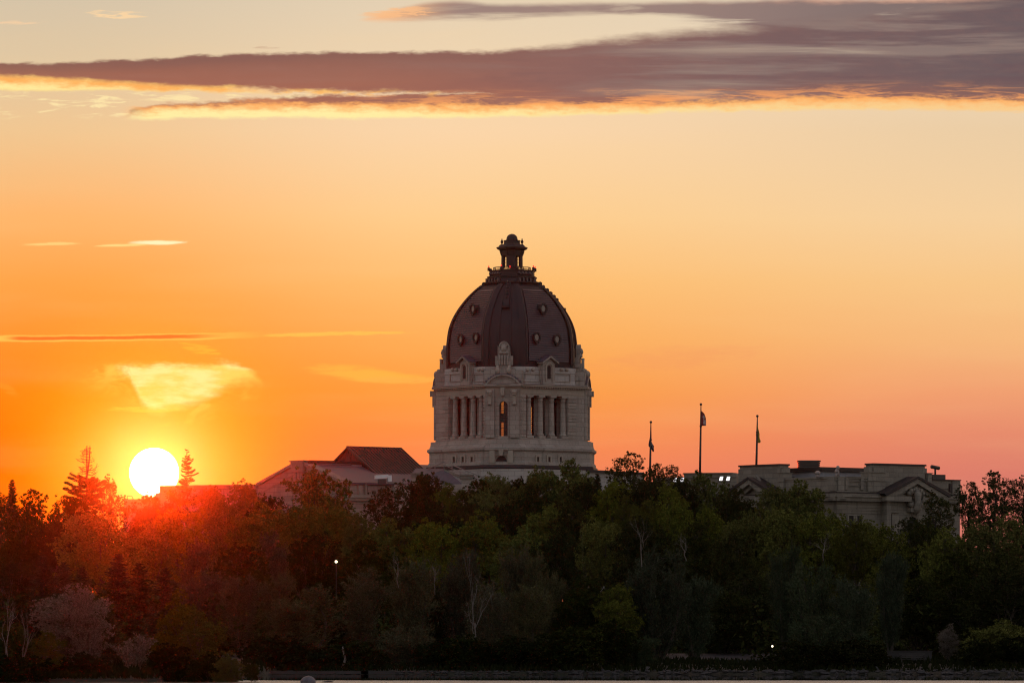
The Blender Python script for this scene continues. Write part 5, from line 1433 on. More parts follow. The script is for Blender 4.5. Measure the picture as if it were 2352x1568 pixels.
# ------------------------------------------------------------------ trees
def mat_leaf(name, cols, trans=.07, hue=.012, rough=.6):
    m, n, b = mat_new(name)
    oi = n.new('ShaderNodeObjectInfo').outputs['Random']
    obj = n.new('ShaderNodeTexCoord').outputs['Object']
    f1 = n.noise(obj, .55, 3, .6); f2 = n.noise(obj, 5.5, 3, .65)
    c = n.mix(n.ss(f1, .36, .64), cols[0], cols[1])
    c = n.mix(n.ss(f2, .48, .72), c, [min(.6, x * 1.35) for x in cols[2]])
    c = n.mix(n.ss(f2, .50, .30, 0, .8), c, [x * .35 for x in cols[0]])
    hv = n.new('ShaderNodeHueSaturation'); n.put(hv.inputs['Color'], c)
    n.put(hv.inputs['Hue'], n.maprange(oi, 0, 1, .5 - hue, .5 + hue))
    n.put(hv.inputs['Value'], n.maprange(n.m('FRACT', n.m('MULTIPLY', oi, 7.31)), 0, 1, .80, 1.15))
    n.put(hv.inputs['Saturation'], n.maprange(n.m('FRACT', n.m('MULTIPLY', oi, 3.77)), 0, 1, .85, 1.1))
    for k in list(n.n):
        if k.type in ('BSDF_PRINCIPLED',): n.n.remove(k)
    o = [k for k in n.n if k.type == 'OUTPUT_MATERIAL'][0]
    d = n.new('ShaderNodeBsdfDiffuse'); t = n.new('ShaderNodeBsdfTranslucent')
    n.put(d.inputs[0], hv.outputs[0]); n.put(t.inputs[0], hv.outputs[0])
    mx = n.new('ShaderNodeMixShader'); mx.inputs[0].default_value = trans
    n.l.new(d.outputs[0], mx.inputs[1]); n.l.new(t.outputs[0], mx.inputs[2]); n.l.new(mx.outputs[0], o.inputs[0])
    return m
LM = {
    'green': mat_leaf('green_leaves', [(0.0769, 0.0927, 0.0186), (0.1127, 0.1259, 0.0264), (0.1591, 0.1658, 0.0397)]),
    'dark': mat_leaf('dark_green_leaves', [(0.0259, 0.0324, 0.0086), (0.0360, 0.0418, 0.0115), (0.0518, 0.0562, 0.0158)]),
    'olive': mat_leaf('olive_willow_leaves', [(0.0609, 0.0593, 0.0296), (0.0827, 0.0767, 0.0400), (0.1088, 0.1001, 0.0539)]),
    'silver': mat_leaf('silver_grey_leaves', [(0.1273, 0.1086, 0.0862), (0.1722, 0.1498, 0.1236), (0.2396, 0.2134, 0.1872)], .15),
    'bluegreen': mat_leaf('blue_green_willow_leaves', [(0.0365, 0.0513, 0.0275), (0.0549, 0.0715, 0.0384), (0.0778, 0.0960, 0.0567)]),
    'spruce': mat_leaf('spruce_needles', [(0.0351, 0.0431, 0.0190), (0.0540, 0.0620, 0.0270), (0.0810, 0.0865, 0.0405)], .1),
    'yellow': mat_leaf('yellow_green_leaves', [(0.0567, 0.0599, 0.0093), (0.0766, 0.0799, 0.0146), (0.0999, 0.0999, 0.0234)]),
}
LM['shrub'] = mat_leaf('dark_shrub_leaves', [(.014, .018, .006), (.020, .025, .008), (.030, .034, .012)], .03)  # darker copy of the dark leaves: shade put into the bushes' colour
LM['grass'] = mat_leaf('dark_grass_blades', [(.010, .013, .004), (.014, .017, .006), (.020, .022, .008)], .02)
M['bark'] = mat_plain('grey_brown_bark', (.060, .048, .038), .9, 0, .35, 4.0)
M['pale_bark'] = mat_plain('bleached_dead_wood', (.17, .15, .14), .85, 0, .25, 4.0)
M['dark_bark'] = mat_plain('dark_bark', (.035, .028, .022), .9, 0, .35, 4.0)

def leaf_object_mesh(name, C_, A_, B_, mat):
    """N diamond leaves: centres C_, half axes A_ (length) and B_ (width)"""
    n = len(C_); vs = np.empty((n, 4, 3), np.float32)
    vs[:, 0] = C_ - A_; vs[:, 1] = C_ + B_ - A_ * .1; vs[:, 2] = C_ + A_; vs[:, 3] = C_ - B_ - A_ * .1
    me = bpy.data.meshes.new(name)
    me.vertices.add(4 * n); me.vertices.foreach_set('co', vs.reshape(-1))
    me.loops.add(4 * n); me.loops.foreach_set('vertex_index', np.arange(4 * n, dtype=np.int32))
    me.polygons.add(n); me.polygons.foreach_set('loop_start', np.arange(0, 4 * n, 4, dtype=np.int32)); me.polygons.foreach_set('loop_total', np.full(n, 4, np.int32))
    me.update(calc_edges=True); me.materials.append(mat)
    return me
def unit(a): return a / np.maximum(np.linalg.norm(a, axis=-1, keepdims=True), 1e-6)
def rand_dirs(g, n): return unit(g.normal(size=(n, 3)))
def leaves_around(g, cen, rad, num, size, flat=.75, droop=0.0, aspect=.55, along=None):
    """num leaves scattered in each clump (cen (k,3), rad (k,))"""
    k = len(cen); P = np.repeat(cen, num, 0) + (rand_dirs(g, k * num) * (g.random((k * num, 1)) ** .45)) * np.repeat(rad, num)[:, None] * np.array([1, 1, flat])
    N = unit(rand_dirs(g, k * num) + np.array([0, 0, .9])); T = unit(np.cross(N, rand_dirs(g, k * num)))
    if along is not None: T = unit(np.repeat(along, num, 0) + .5 * rand_dirs(g, k * num)); N = unit(np.cross(T, rand_dirs(g, k * num)))
    T[:, 2] -= droop; T = unit(T); B = np.cross(N, T)
    s = size * (.65 + .7 * g.random((k * num, 1)))
    return P, T * s, B * s * aspect
def mesh_of(mb, name, mat):
    o = mb.build(name, mat); me = o.data; bpy.data.objects.remove(o); return me
def bend(g, a, b, n=5, sag=.12):
    a = np.array(a, float); b = np.array(b, float); L = np.linalg.norm(b - a); off = g.normal(size=3) * sag * L
    return [a + (b - a) * t + off * math.sin(PI * t) + np.array([0, 0, .10 * L]) * math.sin(PI * t) * .6 for t in [i / n for i in range(n + 1)]]

def make_broadleaf(seed, H, W, lobes, clumps, leaves, lsize, mat, base=.22, open_=0.0, bark='bark', lob_r=(.10, .25), top_heavy=.0):
    g = np.random.default_rng(seed); mb_ = MB()
    lob = []
    zc_ = H * (base + 1) / 2; hz_ = H * (1 - base) / 2
    tries = 0
    while len(lob) < lobes and tries < 3000:
        tries += 1
        d = rand_dirs(g, 1)[0]; r = g.random() ** .4
        p = np.array([d[0] * W / 2 * r * .80, d[1] * W / 2 * r * .80, zc_ + d[2] * hz_ * r * .84 + top_heavy * H])
        rl = W * g.uniform(*lob_r)
        if p[2] + rl * .8 > H: p[2] = H - rl * .8
        if all(np.linalg.norm((p - q) / np.array([1, 1, .8])) > (rl + s) * (.52 + .5 * open_) for q, s in lob): lob.append((p, rl))
    # one leading lobe makes the tip
    lob.append((np.array([g.normal() * W * .05, g.normal() * W * .05, H - W * .12]), W * .13))
    trunk_top = np.array([g.normal() * .03 * W, g.normal() * .03 * W, H * .74])
    tr = bend(g, (0, 0, -.3), trunk_top, 7, .03); r0 = H * .020; mb_.tube([(0, 0, -.9 * H), (0, 0, -.28)], [r0 * 1.6, r0 * 1.25], 7)
    mb_.tube([Vector(p) for p in tr], [r0 * (1.25 - .95 * i / 7) for i in range(8)], 7)
    allc, allr = [], []
    for p, rl in lob:
        t = np.clip((p[2] / H - .30 + g.uniform(-.08, .05)), .12, .9); i = t * 7; k = int(min(i, 6)); a = tr[k] + (tr[k + 1] - tr[k]) * (i - k)
        br = bend(g, a, p, 4, .09); rb = r0 * .42 * (1 - .5 * t)
        mb_.tube([Vector(q) for q in br], [rb, rb * .8, rb * .62, rb * .45, rb * .3], 5)
        nc = max(6, int(clumps * (rl / (W * .2)) ** 2)); d = rand_dirs(g, nc); d[:, 2] = d[:, 2] * .8 + .22; d = unit(d)
        rad = g.uniform(.55, 1.03, (nc, 1)) ** .7; sprig = g.random((nc, 1)) < .16; rad = np.where(sprig, g.uniform(1.05, 1.42, (nc, 1)), rad)
        d = np.where(sprig, unit(d + np.array([0, 0, .35])), d)
        cen = p + d * rad * rl * np.array([1, 1, .85])
        allc.append(cen); allr.append(np.full(nc, rl * .30) * g.uniform(.45, 1.25, nc) * np.where(sprig[:, 0], .6, 1.0))
        for q in cen[:: max(1, nc // 6)]:
            tw = bend(g, br[3], q, 2, .08); mb_.tube([Vector(x) for x in tw], [rb * .28, rb * .18, rb * .08], 4)
    cen = np.concatenate(allc); rad = np.concatenate(allr)
    C_, A_, B_ = leaves_around(g, cen, rad, leaves, lsize)
    return leaf_object_mesh('crown', C_, A_, B_, LM[mat]), mesh_of(mb_, 'trunk', M[bark]), H, W

def make_willow(seed, H, W, stems, lsize, mat, per=120, dens=22, base=.14, spread=.5, bark='bark', dead=0):
    """several leaning stems carrying upswept feathery sprays"""
    g = np.random.default_rng(seed); mb_ = MB(); dead_ = MB(); Cs, As, Bs = [], [], []
    mb_.tube([(0, 0, -.9 * H), (0, 0, -.1)], [H * .03, H * .026], 7)
    for s in range(stems):
        an = 2 * PI * (s + g.uniform(-.3, .3)) / stems; lean = g.uniform(.25, 1.0) * spread
        topz = H * g.uniform(.62, .90) * (1 - .22 * lean)
        top_ = np.array([math.cos(an) * W * .5 * lean, math.sin(an) * W * .5 * lean, topz])
        st = bend(g, (math.cos(an) * .12, math.sin(an) * .12, -.3), top_, 7, .07); r0 = H * .016 * g.uniform(.8, 1.2)
        mb_.tube([Vector(p) for p in st], [r0 * (1.2 - 1.05 * i / 7) for i in range(8)], 6)
        n = per // stems
        for j in range(n):
            t = g.uniform(base, 1.0); i = t * 7; k = int(min(i, 6)); a = st[k] + (st[k + 1] - st[k]) * (i - k)
            out = np.array([a[0], a[1], 0]) / max(W * .5, .1) + g.normal(size=3) * .55; out[2] = 0
            L = H * g.uniform(.09, .24) * (1.15 - .35 * t)
            d = unit(np.array([out[0], out[1], g.uniform(.35, 1.15)])[None])[0]
            e = a + d * L; e[2] -= .12 * L * g.random()
            r_ = math.hypot(e[0], e[1])
            lim = W * .52 * math.sqrt(max(.05, 1 - ((e[2] / H - .45) / .60) ** 2))
            if r_ > lim: e[:2] *= lim / r_
            e[2] = min(e[2], H)
            cv = bend(g, a, e, 3, .10)
            if g.random() < .4: mb_.tube([Vector(q) for q in cv], [r0 * .22, r0 * .16, r0 * .1, r0 * .05], 4)
            m_ = dens; tt = g.uniform(.15, 1.02, (m_, 1)); cva = np.array(cv); ii = np.clip(tt[:, 0] * 3, 0, 2.999); kk = ii.astype(int); pts = cva[kk] + (cva[kk + 1] - cva[kk]) * (ii - kk)[:, None]
            wdt = L * .15 * (1.15 - tt * .7)
            pts = pts + g.normal(size=(m_, 3)) * wdt
            T = unit(np.tile(d, (m_, 1)) + g.normal(size=(m_, 3)) * .45); N = unit(np.cross(T, rand_dirs(g, m_))); sz = lsize * g.uniform(.6, 1.4, (m_, 1))
            Cs.append(pts); As.append(T * sz); Bs.append(np.cross(N, T) * sz * .26)
    return leaf_object_mesh('crown', np.concatenate(Cs), np.concatenate(As), np.concatenate(Bs), LM[mat]), mesh_of(mb_, 'trunk', M[bark]), H, W

def make_spruce(seed, H, W, mat='spruce', gap=.42, sparse=0.0, dead_from=None, fork=False, droop=.18, base=.06, ragged=.28, full=1.0):
    g = np.random.default_rng(seed); mb_ = MB(); Cs, As, Bs = [], [], []
    r0 = H * .014
    tip = np.array([g.normal() * .02 * H, 0, H])
    tr = [np.array([tip[0] * (i / 9) ** 2, 0, -.3 + (H + .3) * i / 9]) for i in range(10)]
    mb_.tube([Vector(p) for p in tr], [r0 * (1.15 - (1.1 if dead_from is None else .85) * i / 9) for i in range(10)], 6)
    mb_.tube([(0, 0, -.9 * H), (0, 0, -.28)], [r0 * 1.4, r0 * 1.15], 6)
    if fork:
        a = tr[7]; top2 = np.array([.05 * H, .01 * H, H * 1.0]); mb_.tube([Vector(p) for p in bend(g, a, top2, 4, .03)], [r0 * .6, r0 * .5, r0 * .42, r0 * .34, r0 * .18], 5)
    z = H * base
    while z < H * .985:
        t = (z - H * base) / (H * (1 - base)); dead = dead_from is not None and z > dead_from * H
        R_ = W / 2 * (1 - t) ** (.78 if dead_from is None else .42) * (.82 if t < .12 else 1.0) + .02 * H * .3
        if dead: R_ = W / 2 * (.16 + .30 * (1 - z / H) / (1 - dead_from))
        nb = g.integers(5, 8)
        a0 = g.uniform(0, 2 * PI)
        for b_ in range(nb):
            if g.random() < sparse: continue
            an = a0 + 2 * PI * b_ / nb + g.uniform(-.25, .25); L = R_ * g.uniform(.55, 1.12) * (1.25 if g.random() < .1 + .25 * sparse else 1)
            L *= 1 + ragged * g.uniform(-.9, .8); zj = z + ragged * g.uniform(-.5, .5)
            i = np.clip((zj + .3) / (H + .3) * 9, 0, 8.99); k = int(i); p0 = tr[k] + (tr[k + 1] - tr[k]) * (i - k)
            up = .25 * t - droop * (1 - t) + g.uniform(-.08, .10)
            if dead: up = .05 + g.uniform(-.15, .25)
            d = np.array([math.cos(an), math.sin(an), up]); e = p0 + d * L
            mid = p0 + d * L * .55 + np.array([0, 0, -.05 * L if not dead else -.10 * L]); e[2] += .07 * L
            bk = 1.9 if dead else 1.0
            mb_.tube([Vector(p0), Vector(mid), Vector(e)], [bk * r0 * .22 * (1 - t * .6), bk * r0 * .14 * (1 - t * .6), bk * r0 * .06], 4)
            if dead:
                for q in range(4):
                    s = g.uniform(.35, .95); pp_ = p0 + (e - p0) * s; ee = pp_ + (d * .5 + g.normal(size=3) * .45) * L * .3; mb_.tube([Vector(pp_), Vector(ee)], [r0 * .11, r0 * .06], 3)
                continue
            m_ = max(8, int(L / H * 300 * full)); s = g.random((m_, 1)) ** .7; pts = np.where(s < .55, p0 + (mid - p0) * (s / .55), mid + (e - mid) * ((s - .55) / .45))
            side = unit(np.cross(np.tile(d, (m_, 1)), [0, 0, 1.0])) * g.uniform(-1, 1, (m_, 1)) * (.30 * L * (1.1 - s) + .03 * H * .3)
            pts = pts + side + np.array([0, 0, -1]) * g.random((m_, 1)) * .035 * H * (1.1 - t)
            T = unit(np.tile(d, (m_, 1)) + side * .8 + g.normal(size=(m_, 3)) * .25 + np.array([0, 0, -.15])); N = unit(np.cross(T, rand_dirs(g, m_))); sz = H * .0145 * g.uniform(.6, 1.5, (m_, 1))
            Cs.append(pts); As.append(T * sz); Bs.append(np.cross(N, T) * sz * .34)
        z += gap * (.7 + .6 * g.random()) * (1.15 - .6 * t) * H / 12
    return leaf_object_mesh('crown', np.concatenate(Cs), np.concatenate(As), np.concatenate(Bs), LM[mat]), mesh_of(mb_, 'trunk', M['dark_bark']), H, W

def make_bare(seed, H, W, mat='pale_bark', levels=4, fan=.55, r=.014, first=.0, kids=(2, 4)):
    g = np.random.default_rng(seed); mb_ = MB()
    def grow(p, d, L, rad, lev):
        e = p + d * L; md = p + d * L * .5 + g.normal(size=3) * .06 * L
        mb_.tube([Vector(p), Vector(md), Vector(e)], [rad, rad * .8, rad * .58], 5 if lev < 2 else 4)
        if lev >= levels: return
        for k in range(g.integers(*kids) if lev else 3):
            nd = unit((d + g.normal(size=3) * fan + np.array([0, 0, .12]))[None])[0]
            grow(p + (e - p) * g.uniform(.55, 1.0), nd, L * g.uniform(.55, .85), rad * g.uniform(.42, .62), lev + 1)
    grow(np.array([0, 0, -.3]), unit(np.array([[g.normal() * .12, 0, 1.0]]))[0], H * .36, H * r, 0)
    me = mesh_of(mb_, 'trunk', M[mat]); co = np.empty(len(me.vertices) * 3, np.float32); me.vertices.foreach_get('co', co); co = co.reshape(-1, 3)
    co[:, 2] *= H / max(co[:, 2].max(), .1); sx = W / max(np.ptp(co[:, 0]), .1); co[:, :2] *= sx ** .8
    me.vertices.foreach_set('co', co.reshape(-1)); me.update()
    return None, me, H, W

V_ = {}
for k in range(4): V_['maple%d' % k] = make_broadleaf(100 + k, 14, 9, 34, 66, 19, .15, 'green', .16)
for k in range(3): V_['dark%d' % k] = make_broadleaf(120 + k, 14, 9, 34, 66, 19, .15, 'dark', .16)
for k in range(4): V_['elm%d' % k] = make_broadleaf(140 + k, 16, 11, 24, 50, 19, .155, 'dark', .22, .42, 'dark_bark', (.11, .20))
for k in range(2): V_['yellow%d' % k] = make_broadleaf(160 + k, 9, 6, 22, 62, 22, .095, 'yellow', .10)
for k in range(2): V_['silver%d' % k] = make_broadleaf(170 + k, 9, 6, 30, 56, 18, .085, 'silver', .10, .0, 'bark', (.12, .2))
for k in range(5): V_['willow%d' % k] = make_willow(200 + k, 10, 8.4, 6, .15, 'olive', 520, 38)
for k in range(3): V_['bluewillow%d' % k] = make_willow(220 + k, 9, 9.5, 7, .145, 'bluegreen', 600, 36)
V_['silverbush0'] = make_willow(240, 4, 5, 9, .09, 'silver', 260, 26, .2, .95)
for k in range(3): V_['bush%d' % k] = make_broadleaf(250 + k, 4, 5, 20, 56, 14, .11, ('shrub', 'dark', 'shrub')[k], .02)
for k in range(3): V_['spruce%d' % k] = make_spruce(300 + k, 12, 5.6, gap=.30)
V_['topless0'] = make_spruce(310, 16, 7.2, gap=.46, sparse=.10, dead_from=.775, fork=True, droop=.22, full=2.2)
V_['thin0'] = make_spruce(311, 12, 7.5, gap=.40, sparse=.50, droop=.06, ragged=.5, full=2.0)
for k in range(3): V_['bare%d' % k] = make_bare(400 + k, 6, 5)
for k in range(2): V_['twig%d' % k] = make_bare(410 + k, 6, 6, 'bark', 5, .6, .010)

KIND = {'maple': ('broadleaf_tree', 'tree'), 'dark': ('broadleaf_tree', 'tree'), 'elm': ('broadleaf_tree', 'tree'), 'yellow': ('broadleaf_tree', 'tree'), 'silver': ('silver_tree', 'tree'), 'willow': ('willow_tree', 'tree'),
        'bluewillow': ('willow_tree', 'tree'), 'silverbush': ('bush', 'bush'), 'bush': ('bush', 'bush'), 'spruce': ('spruce_tree', 'tree'), 'topless': ('spruce_tree', 'tree'), 'thin': ('spruce_tree', 'tree'), 'bare': ('dead_tree', 'tree'), 'twig': ('bare_tree', 'tree')}
trng = random.Random(77)
WIDEN = {'spruce': 1.25, 'topless': 1.3, 'thin': 1.0, 'bare': 1.0, 'twig': 1.0, 'silverbush': 1.0, 'willow': 1.3, 'bluewillow': 1.2, 'silver': 1.0, 'elm': 1.12, 'yellow': 1.1, 'bush': 1.15}
TALL = {'willow': 2.2, 'bluewillow': 2.0, 'silver': 1.7, 'spruce': 1.25, 'topless': 1.15, 'thin': 1.2, 'bare': 9, 'twig': 9}
def tree(var, u, vtop, wd, D, label, group, vbase=None, rz=None, depth=1.0, extra=()):
    kind = var.rstrip('0123456789'); name, cat = KIND[kind]
    crown, trunk, H, Wd = V_[var]
    x = (u - CX) / F * D; gz_ = ground_z(x, D) if vbase is None else zat(vbase, D)
    h_ = zat(vtop, D) - gz_; w_ = wd / F * D
    r = empty(name, (x, D, gz_)); tag(r, label, cat, group)
    ang = trng.uniform(0, 2 * PI) if rz is None else rz
    sxy = w_ / Wd * WIDEN.get(kind, 1.2); szl, szh = sxy * .7, sxy * TALL.get(kind, 1.25)
    sz = min(max(h_ / H, szl), szh); zo = h_ - H * sz
    for me, nm in ((crown, 'crown'), (trunk, 'trunk')):
        if me is None: continue
        o = bpy.data.objects.new(nm, me); COL.objects.link(o); o.parent = r
        o.location = (0, 0, zo); o.rotation_euler = (0, 0, ang); o.scale = (sxy, sxy, sz)
    for (bv, du, v0, v1, wd2) in extra:       # bleached dead limbs standing out of the crown
        _, tm, H2, W2 = V_[bv]; o = bpy.data.objects.new('dead_limb', tm); COL.objects.link(o); o.parent = r
        sx2 = wd2 / F * D / W2; hz2 = (v1 - v0) / F * D / H2
        o.location = (du / F * D, -w_ * .45, zat(v1, D) - gz_); o.scale = (sx2, sx2, hz2)
    return r
G1, G2, G3, G4 = 'trees on the skyline in front of the building', 'trees in the middle of the wood', 'trees and willows along the far bank', 'trees and bushes on the near left bank'
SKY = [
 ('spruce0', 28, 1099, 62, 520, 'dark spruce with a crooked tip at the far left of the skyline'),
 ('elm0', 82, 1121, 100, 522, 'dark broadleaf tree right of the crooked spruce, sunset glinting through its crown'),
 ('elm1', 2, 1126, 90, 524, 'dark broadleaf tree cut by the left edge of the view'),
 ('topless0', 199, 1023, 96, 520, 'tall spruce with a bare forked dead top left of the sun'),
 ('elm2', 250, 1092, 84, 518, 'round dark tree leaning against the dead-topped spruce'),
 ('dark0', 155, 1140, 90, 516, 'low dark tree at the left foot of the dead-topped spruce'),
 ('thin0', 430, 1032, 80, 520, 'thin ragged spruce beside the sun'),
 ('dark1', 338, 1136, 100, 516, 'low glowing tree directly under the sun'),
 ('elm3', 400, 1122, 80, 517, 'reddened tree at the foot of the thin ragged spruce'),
 ('maple0', 484, 1119, 80, 516, 'reddened tree in front of the low wall right of the sun'),
 ('maple1', 566, 1112, 84, 516, 'tree at the corner where the low wall meets the stone gable'),
 ('dark2', 622, 1137, 90, 514, 'low tree in front of the left slope of the stone gable'),
 ('maple2', 722, 1077, 190, 510, 'wide leafy tree hiding the right half of the stone gable'),
 ('elm1', 882, 1112, 92, 512, 'dark loose tree under the white roof hood'),
 ('dark0', 968, 1088, 112, 510, 'bushy tree covering the stone chimney left of the tower'),
 ('maple3', 1034, 1106, 86, 508, 'tree between the chimney and the foot of the roof stair'),
 ('dark1', 1094, 1101, 90, 506, 'dark tree below the roof stair'),
 ('maple0', 1146, 1090, 84, 508, 'round tree left of centre under the tower window'),
 ('dark2', 1190, 1097, 80, 510, 'round tree right of centre under the tower window'),
 ('maple3', 1302, 1052, 140, 506, 'tall broad tree covering the right foot of the tower'),
 ('maple1', 1234, 1082, 96, 508, 'leafy tree against the left side of the tall broad one at the tower foot'),
 ('spruce1', 1372, 1086, 74, 504, 'brownish spruce right of the tall tree at the tower foot'),
 ('dark2', 1345, 1104, 110, 500, 'dark tree filling in below and right of the tall tower-foot one'), ('maple0', 1410, 1106, 96, 498, 'green tree at the right foot of the brownish spruce'), ('dark0', 1478, 1102, 110, 497, 'dark tree below the airy one under the leftmost flagpole'),
 ('maple1', 1530, 1118, 96, 496, 'tree below the small round-headed one against the sky'), ('dark1', 1224, 1112, 96, 498, 'dark tree low before the pale tower footing'), ('maple2', 1118, 1122, 96, 498, 'tree below the bottom end of the roof stair'),
 ('elm3', 1446, 1036, 104, 506, 'airy tree standing clear against the sky below the leftmost flagpole'),
 ('elm0', 1502, 1062, 56, 507, 'slim airy tree round the foot of the leftmost flagpole'),
 ('elm1', 1541, 1064, 58, 508, 'small round-headed tree against the sky between the first two flagpoles'),
 ('maple2', 1628, 1087, 148, 505, 'broad leafy tree below the tallest flagpole'),
 ('dark0', 1568, 1104, 84, 503, 'dark tree left of the broad one below the tallest flagpole'),
 ('maple3', 1846, 1099, 106, 504, 'dense round tree before the middle of the right wing'),
 ('maple0', 1784, 1117, 88, 503, 'tree at the left shoulder of the dense round one before the right wing'),
 ('elm2', 2152, 1128, 96, 505, 'loose tree covering the right end of the pedimented wing'),
 ('elm3', 2288, 1079, 120, 484, 'tall airy tree at the right edge standing against the pink sky'),
 ('elm0', 2226, 1104, 76, 486, 'airy tree between the right wing and the tall one at the edge'),
 ('elm2', 2350, 1094, 80, 485, 'dark airy tree cut by the right edge of the view'),
 ('dark1', 1690, 1122, 86, 502, 'dark tree against the left side of the gabled pavilion'),
 ('twig0', 2082, 1160, 70, 500, 'nearly bare twiggy tree in front of the stone arch'),
 ('elm1', 2090, 1182, 90, 498, 'dark tree under the carved cartouche'),
 ('maple1', 1990, 1196, 84, 498, 'low tree below the two dark windows'),
 ('maple2', 1925, 1178, 92, 498, 'tree below the corner of the right wing'),
]
MID = [
 ('dark2', 55, 1172, 130, 455, 'dark round tree mid-height at the far left'), ('dark0', 140, 1192, 110, 450, 'dark tree under the dead-topped spruce'),
 ('maple0', 232, 1176, 170, 440, 'big dome-shaped tree left below the sun'), ('maple3', 335, 1200, 110, 452, 'fiery red tree straight below the sun'),
 ('maple1', 405, 1172, 130, 455, 'red-lit tree below and right of the sun'), ('willow0', 490, 1205, 150, 440, 'red-brown feathery tree well below the thin spruce'),
 ('maple2', 520, 1148, 110, 465, 'brownish green tree below the low wall'), ('maple3', 600, 1150, 130, 462, 'green-topped tree below the foot of the stone gable'),
 ('maple0', 680, 1162, 130, 460, 'green-topped tree below the wide leafy one'), ('willow1', 640, 1215, 150, 435, 'grey-brown feathery tree in the middle of the wood on the left'),
 ('maple1', 770, 1168, 120, 458, 'green tree right below the wide leafy one'), ('maple2', 835, 1176, 110, 455, 'tree below the stone eave wall'),
 ('maple3', 900, 1185, 120, 450, 'bright green tree below the dark loose one'), ('dark1', 985, 1152, 130, 462, 'dark tree below the stone chimney'),
 ('maple0', 1010, 1198, 120, 445, 'green mounded tree left of the pale dead tops'), ('maple1', 1095, 1190, 150, 446, 'bright green mounded tree below the tower'),
 ('dark2', 1080, 1150, 110, 466, 'dark tree under the roof stair trees'), ('dark0', 1160, 1156, 110, 464, 'dark tree in the second row under the tower window'),
 ('maple2', 1250, 1160, 120, 462, 'tree in the second row under the right corner of the tower'), ('dark1', 1320, 1160, 110, 460, 'dark tree in the second row under the tall tower-foot tree'),
 ('twig1', 1345, 1180, 64, 430, 'bare purplish twiggy tree in the middle of the wood'), ('maple3', 1200, 1206, 110, 440, 'low green tree left of the bare twiggy one'),
 ('maple0', 1395, 1195, 120, 436, 'green tree right of the bare twiggy one'), ('yellow0', 1437, 1136, 60, 455, 'pale green pointed tree below the airy skyline tree'),
 ('yellow1', 1492, 1146, 92, 452, 'rounded yellow-green tree right of the pale pointed one'), ('maple1', 1560, 1158, 110, 450, 'green tree below the small round-headed skyline tree'),
 ('maple2', 1640, 1165, 120, 452, 'green tree in the second row below the tallest flagpole'), ('maple3', 1712, 1170, 110, 448, 'tree in the second row below the gabled pavilion'),
 ('yellow0', 1745, 1160, 80, 455, 'yellowish tree at the foot of the gabled pavilion'), ('maple0', 1800, 1168, 130, 446, 'tree in the second row before the right wing'),
 ('maple1', 1880, 1186, 120, 444, 'tree in the second row below the wing corner'), ('yellow1', 1968, 1200, 80, 440, 'yellow-green tree below the two dark windows'),
 ('maple2', 2040, 1206, 110, 440, 'green tree in the second row below the stone arch'), ('dark2', 2120, 1200, 110, 442, 'dark tree in the second row at the right end of the wing'),
 ('maple3', 2180, 1208, 110, 436, 'green bushy tree right of the pedimented wing'), ('maple0', 2255, 1200, 120, 436, 'green bushy tree under the airy trees at the right'),
 ('maple1', 2330, 1190, 110, 438, 'green tree below the right edge skyline trees'), ('dark0', 1480, 1190, 130, 430, 'dark green tree behind the bleached branches'),
 ('dark1', 1600, 1200, 120, 430, 'dark green tree behind the broad grey willow'), ('dark2', 1690, 1225, 120, 425, 'dark tree between the two large grey-green willows'),
 ('dark0', 730, 1225, 130, 430, 'dark tree behind the lit path lamp'), ('dark1', 850, 1240, 130, 425, 'dark tree right of the lit path lamp'),
 ('dark2', 560, 1250, 130, 420, 'dark brown tree left of the feathery one in the wood'), ('dark0', 1280, 1225, 110, 425, 'dark tree between the tall upswept willows'),
 ('dark1', 2190, 1270, 140, 420, 'dark tree low in the right of the wood'), ('dark2', 2290, 1265, 140, 418, 'dark tree low at the right edge'),
]
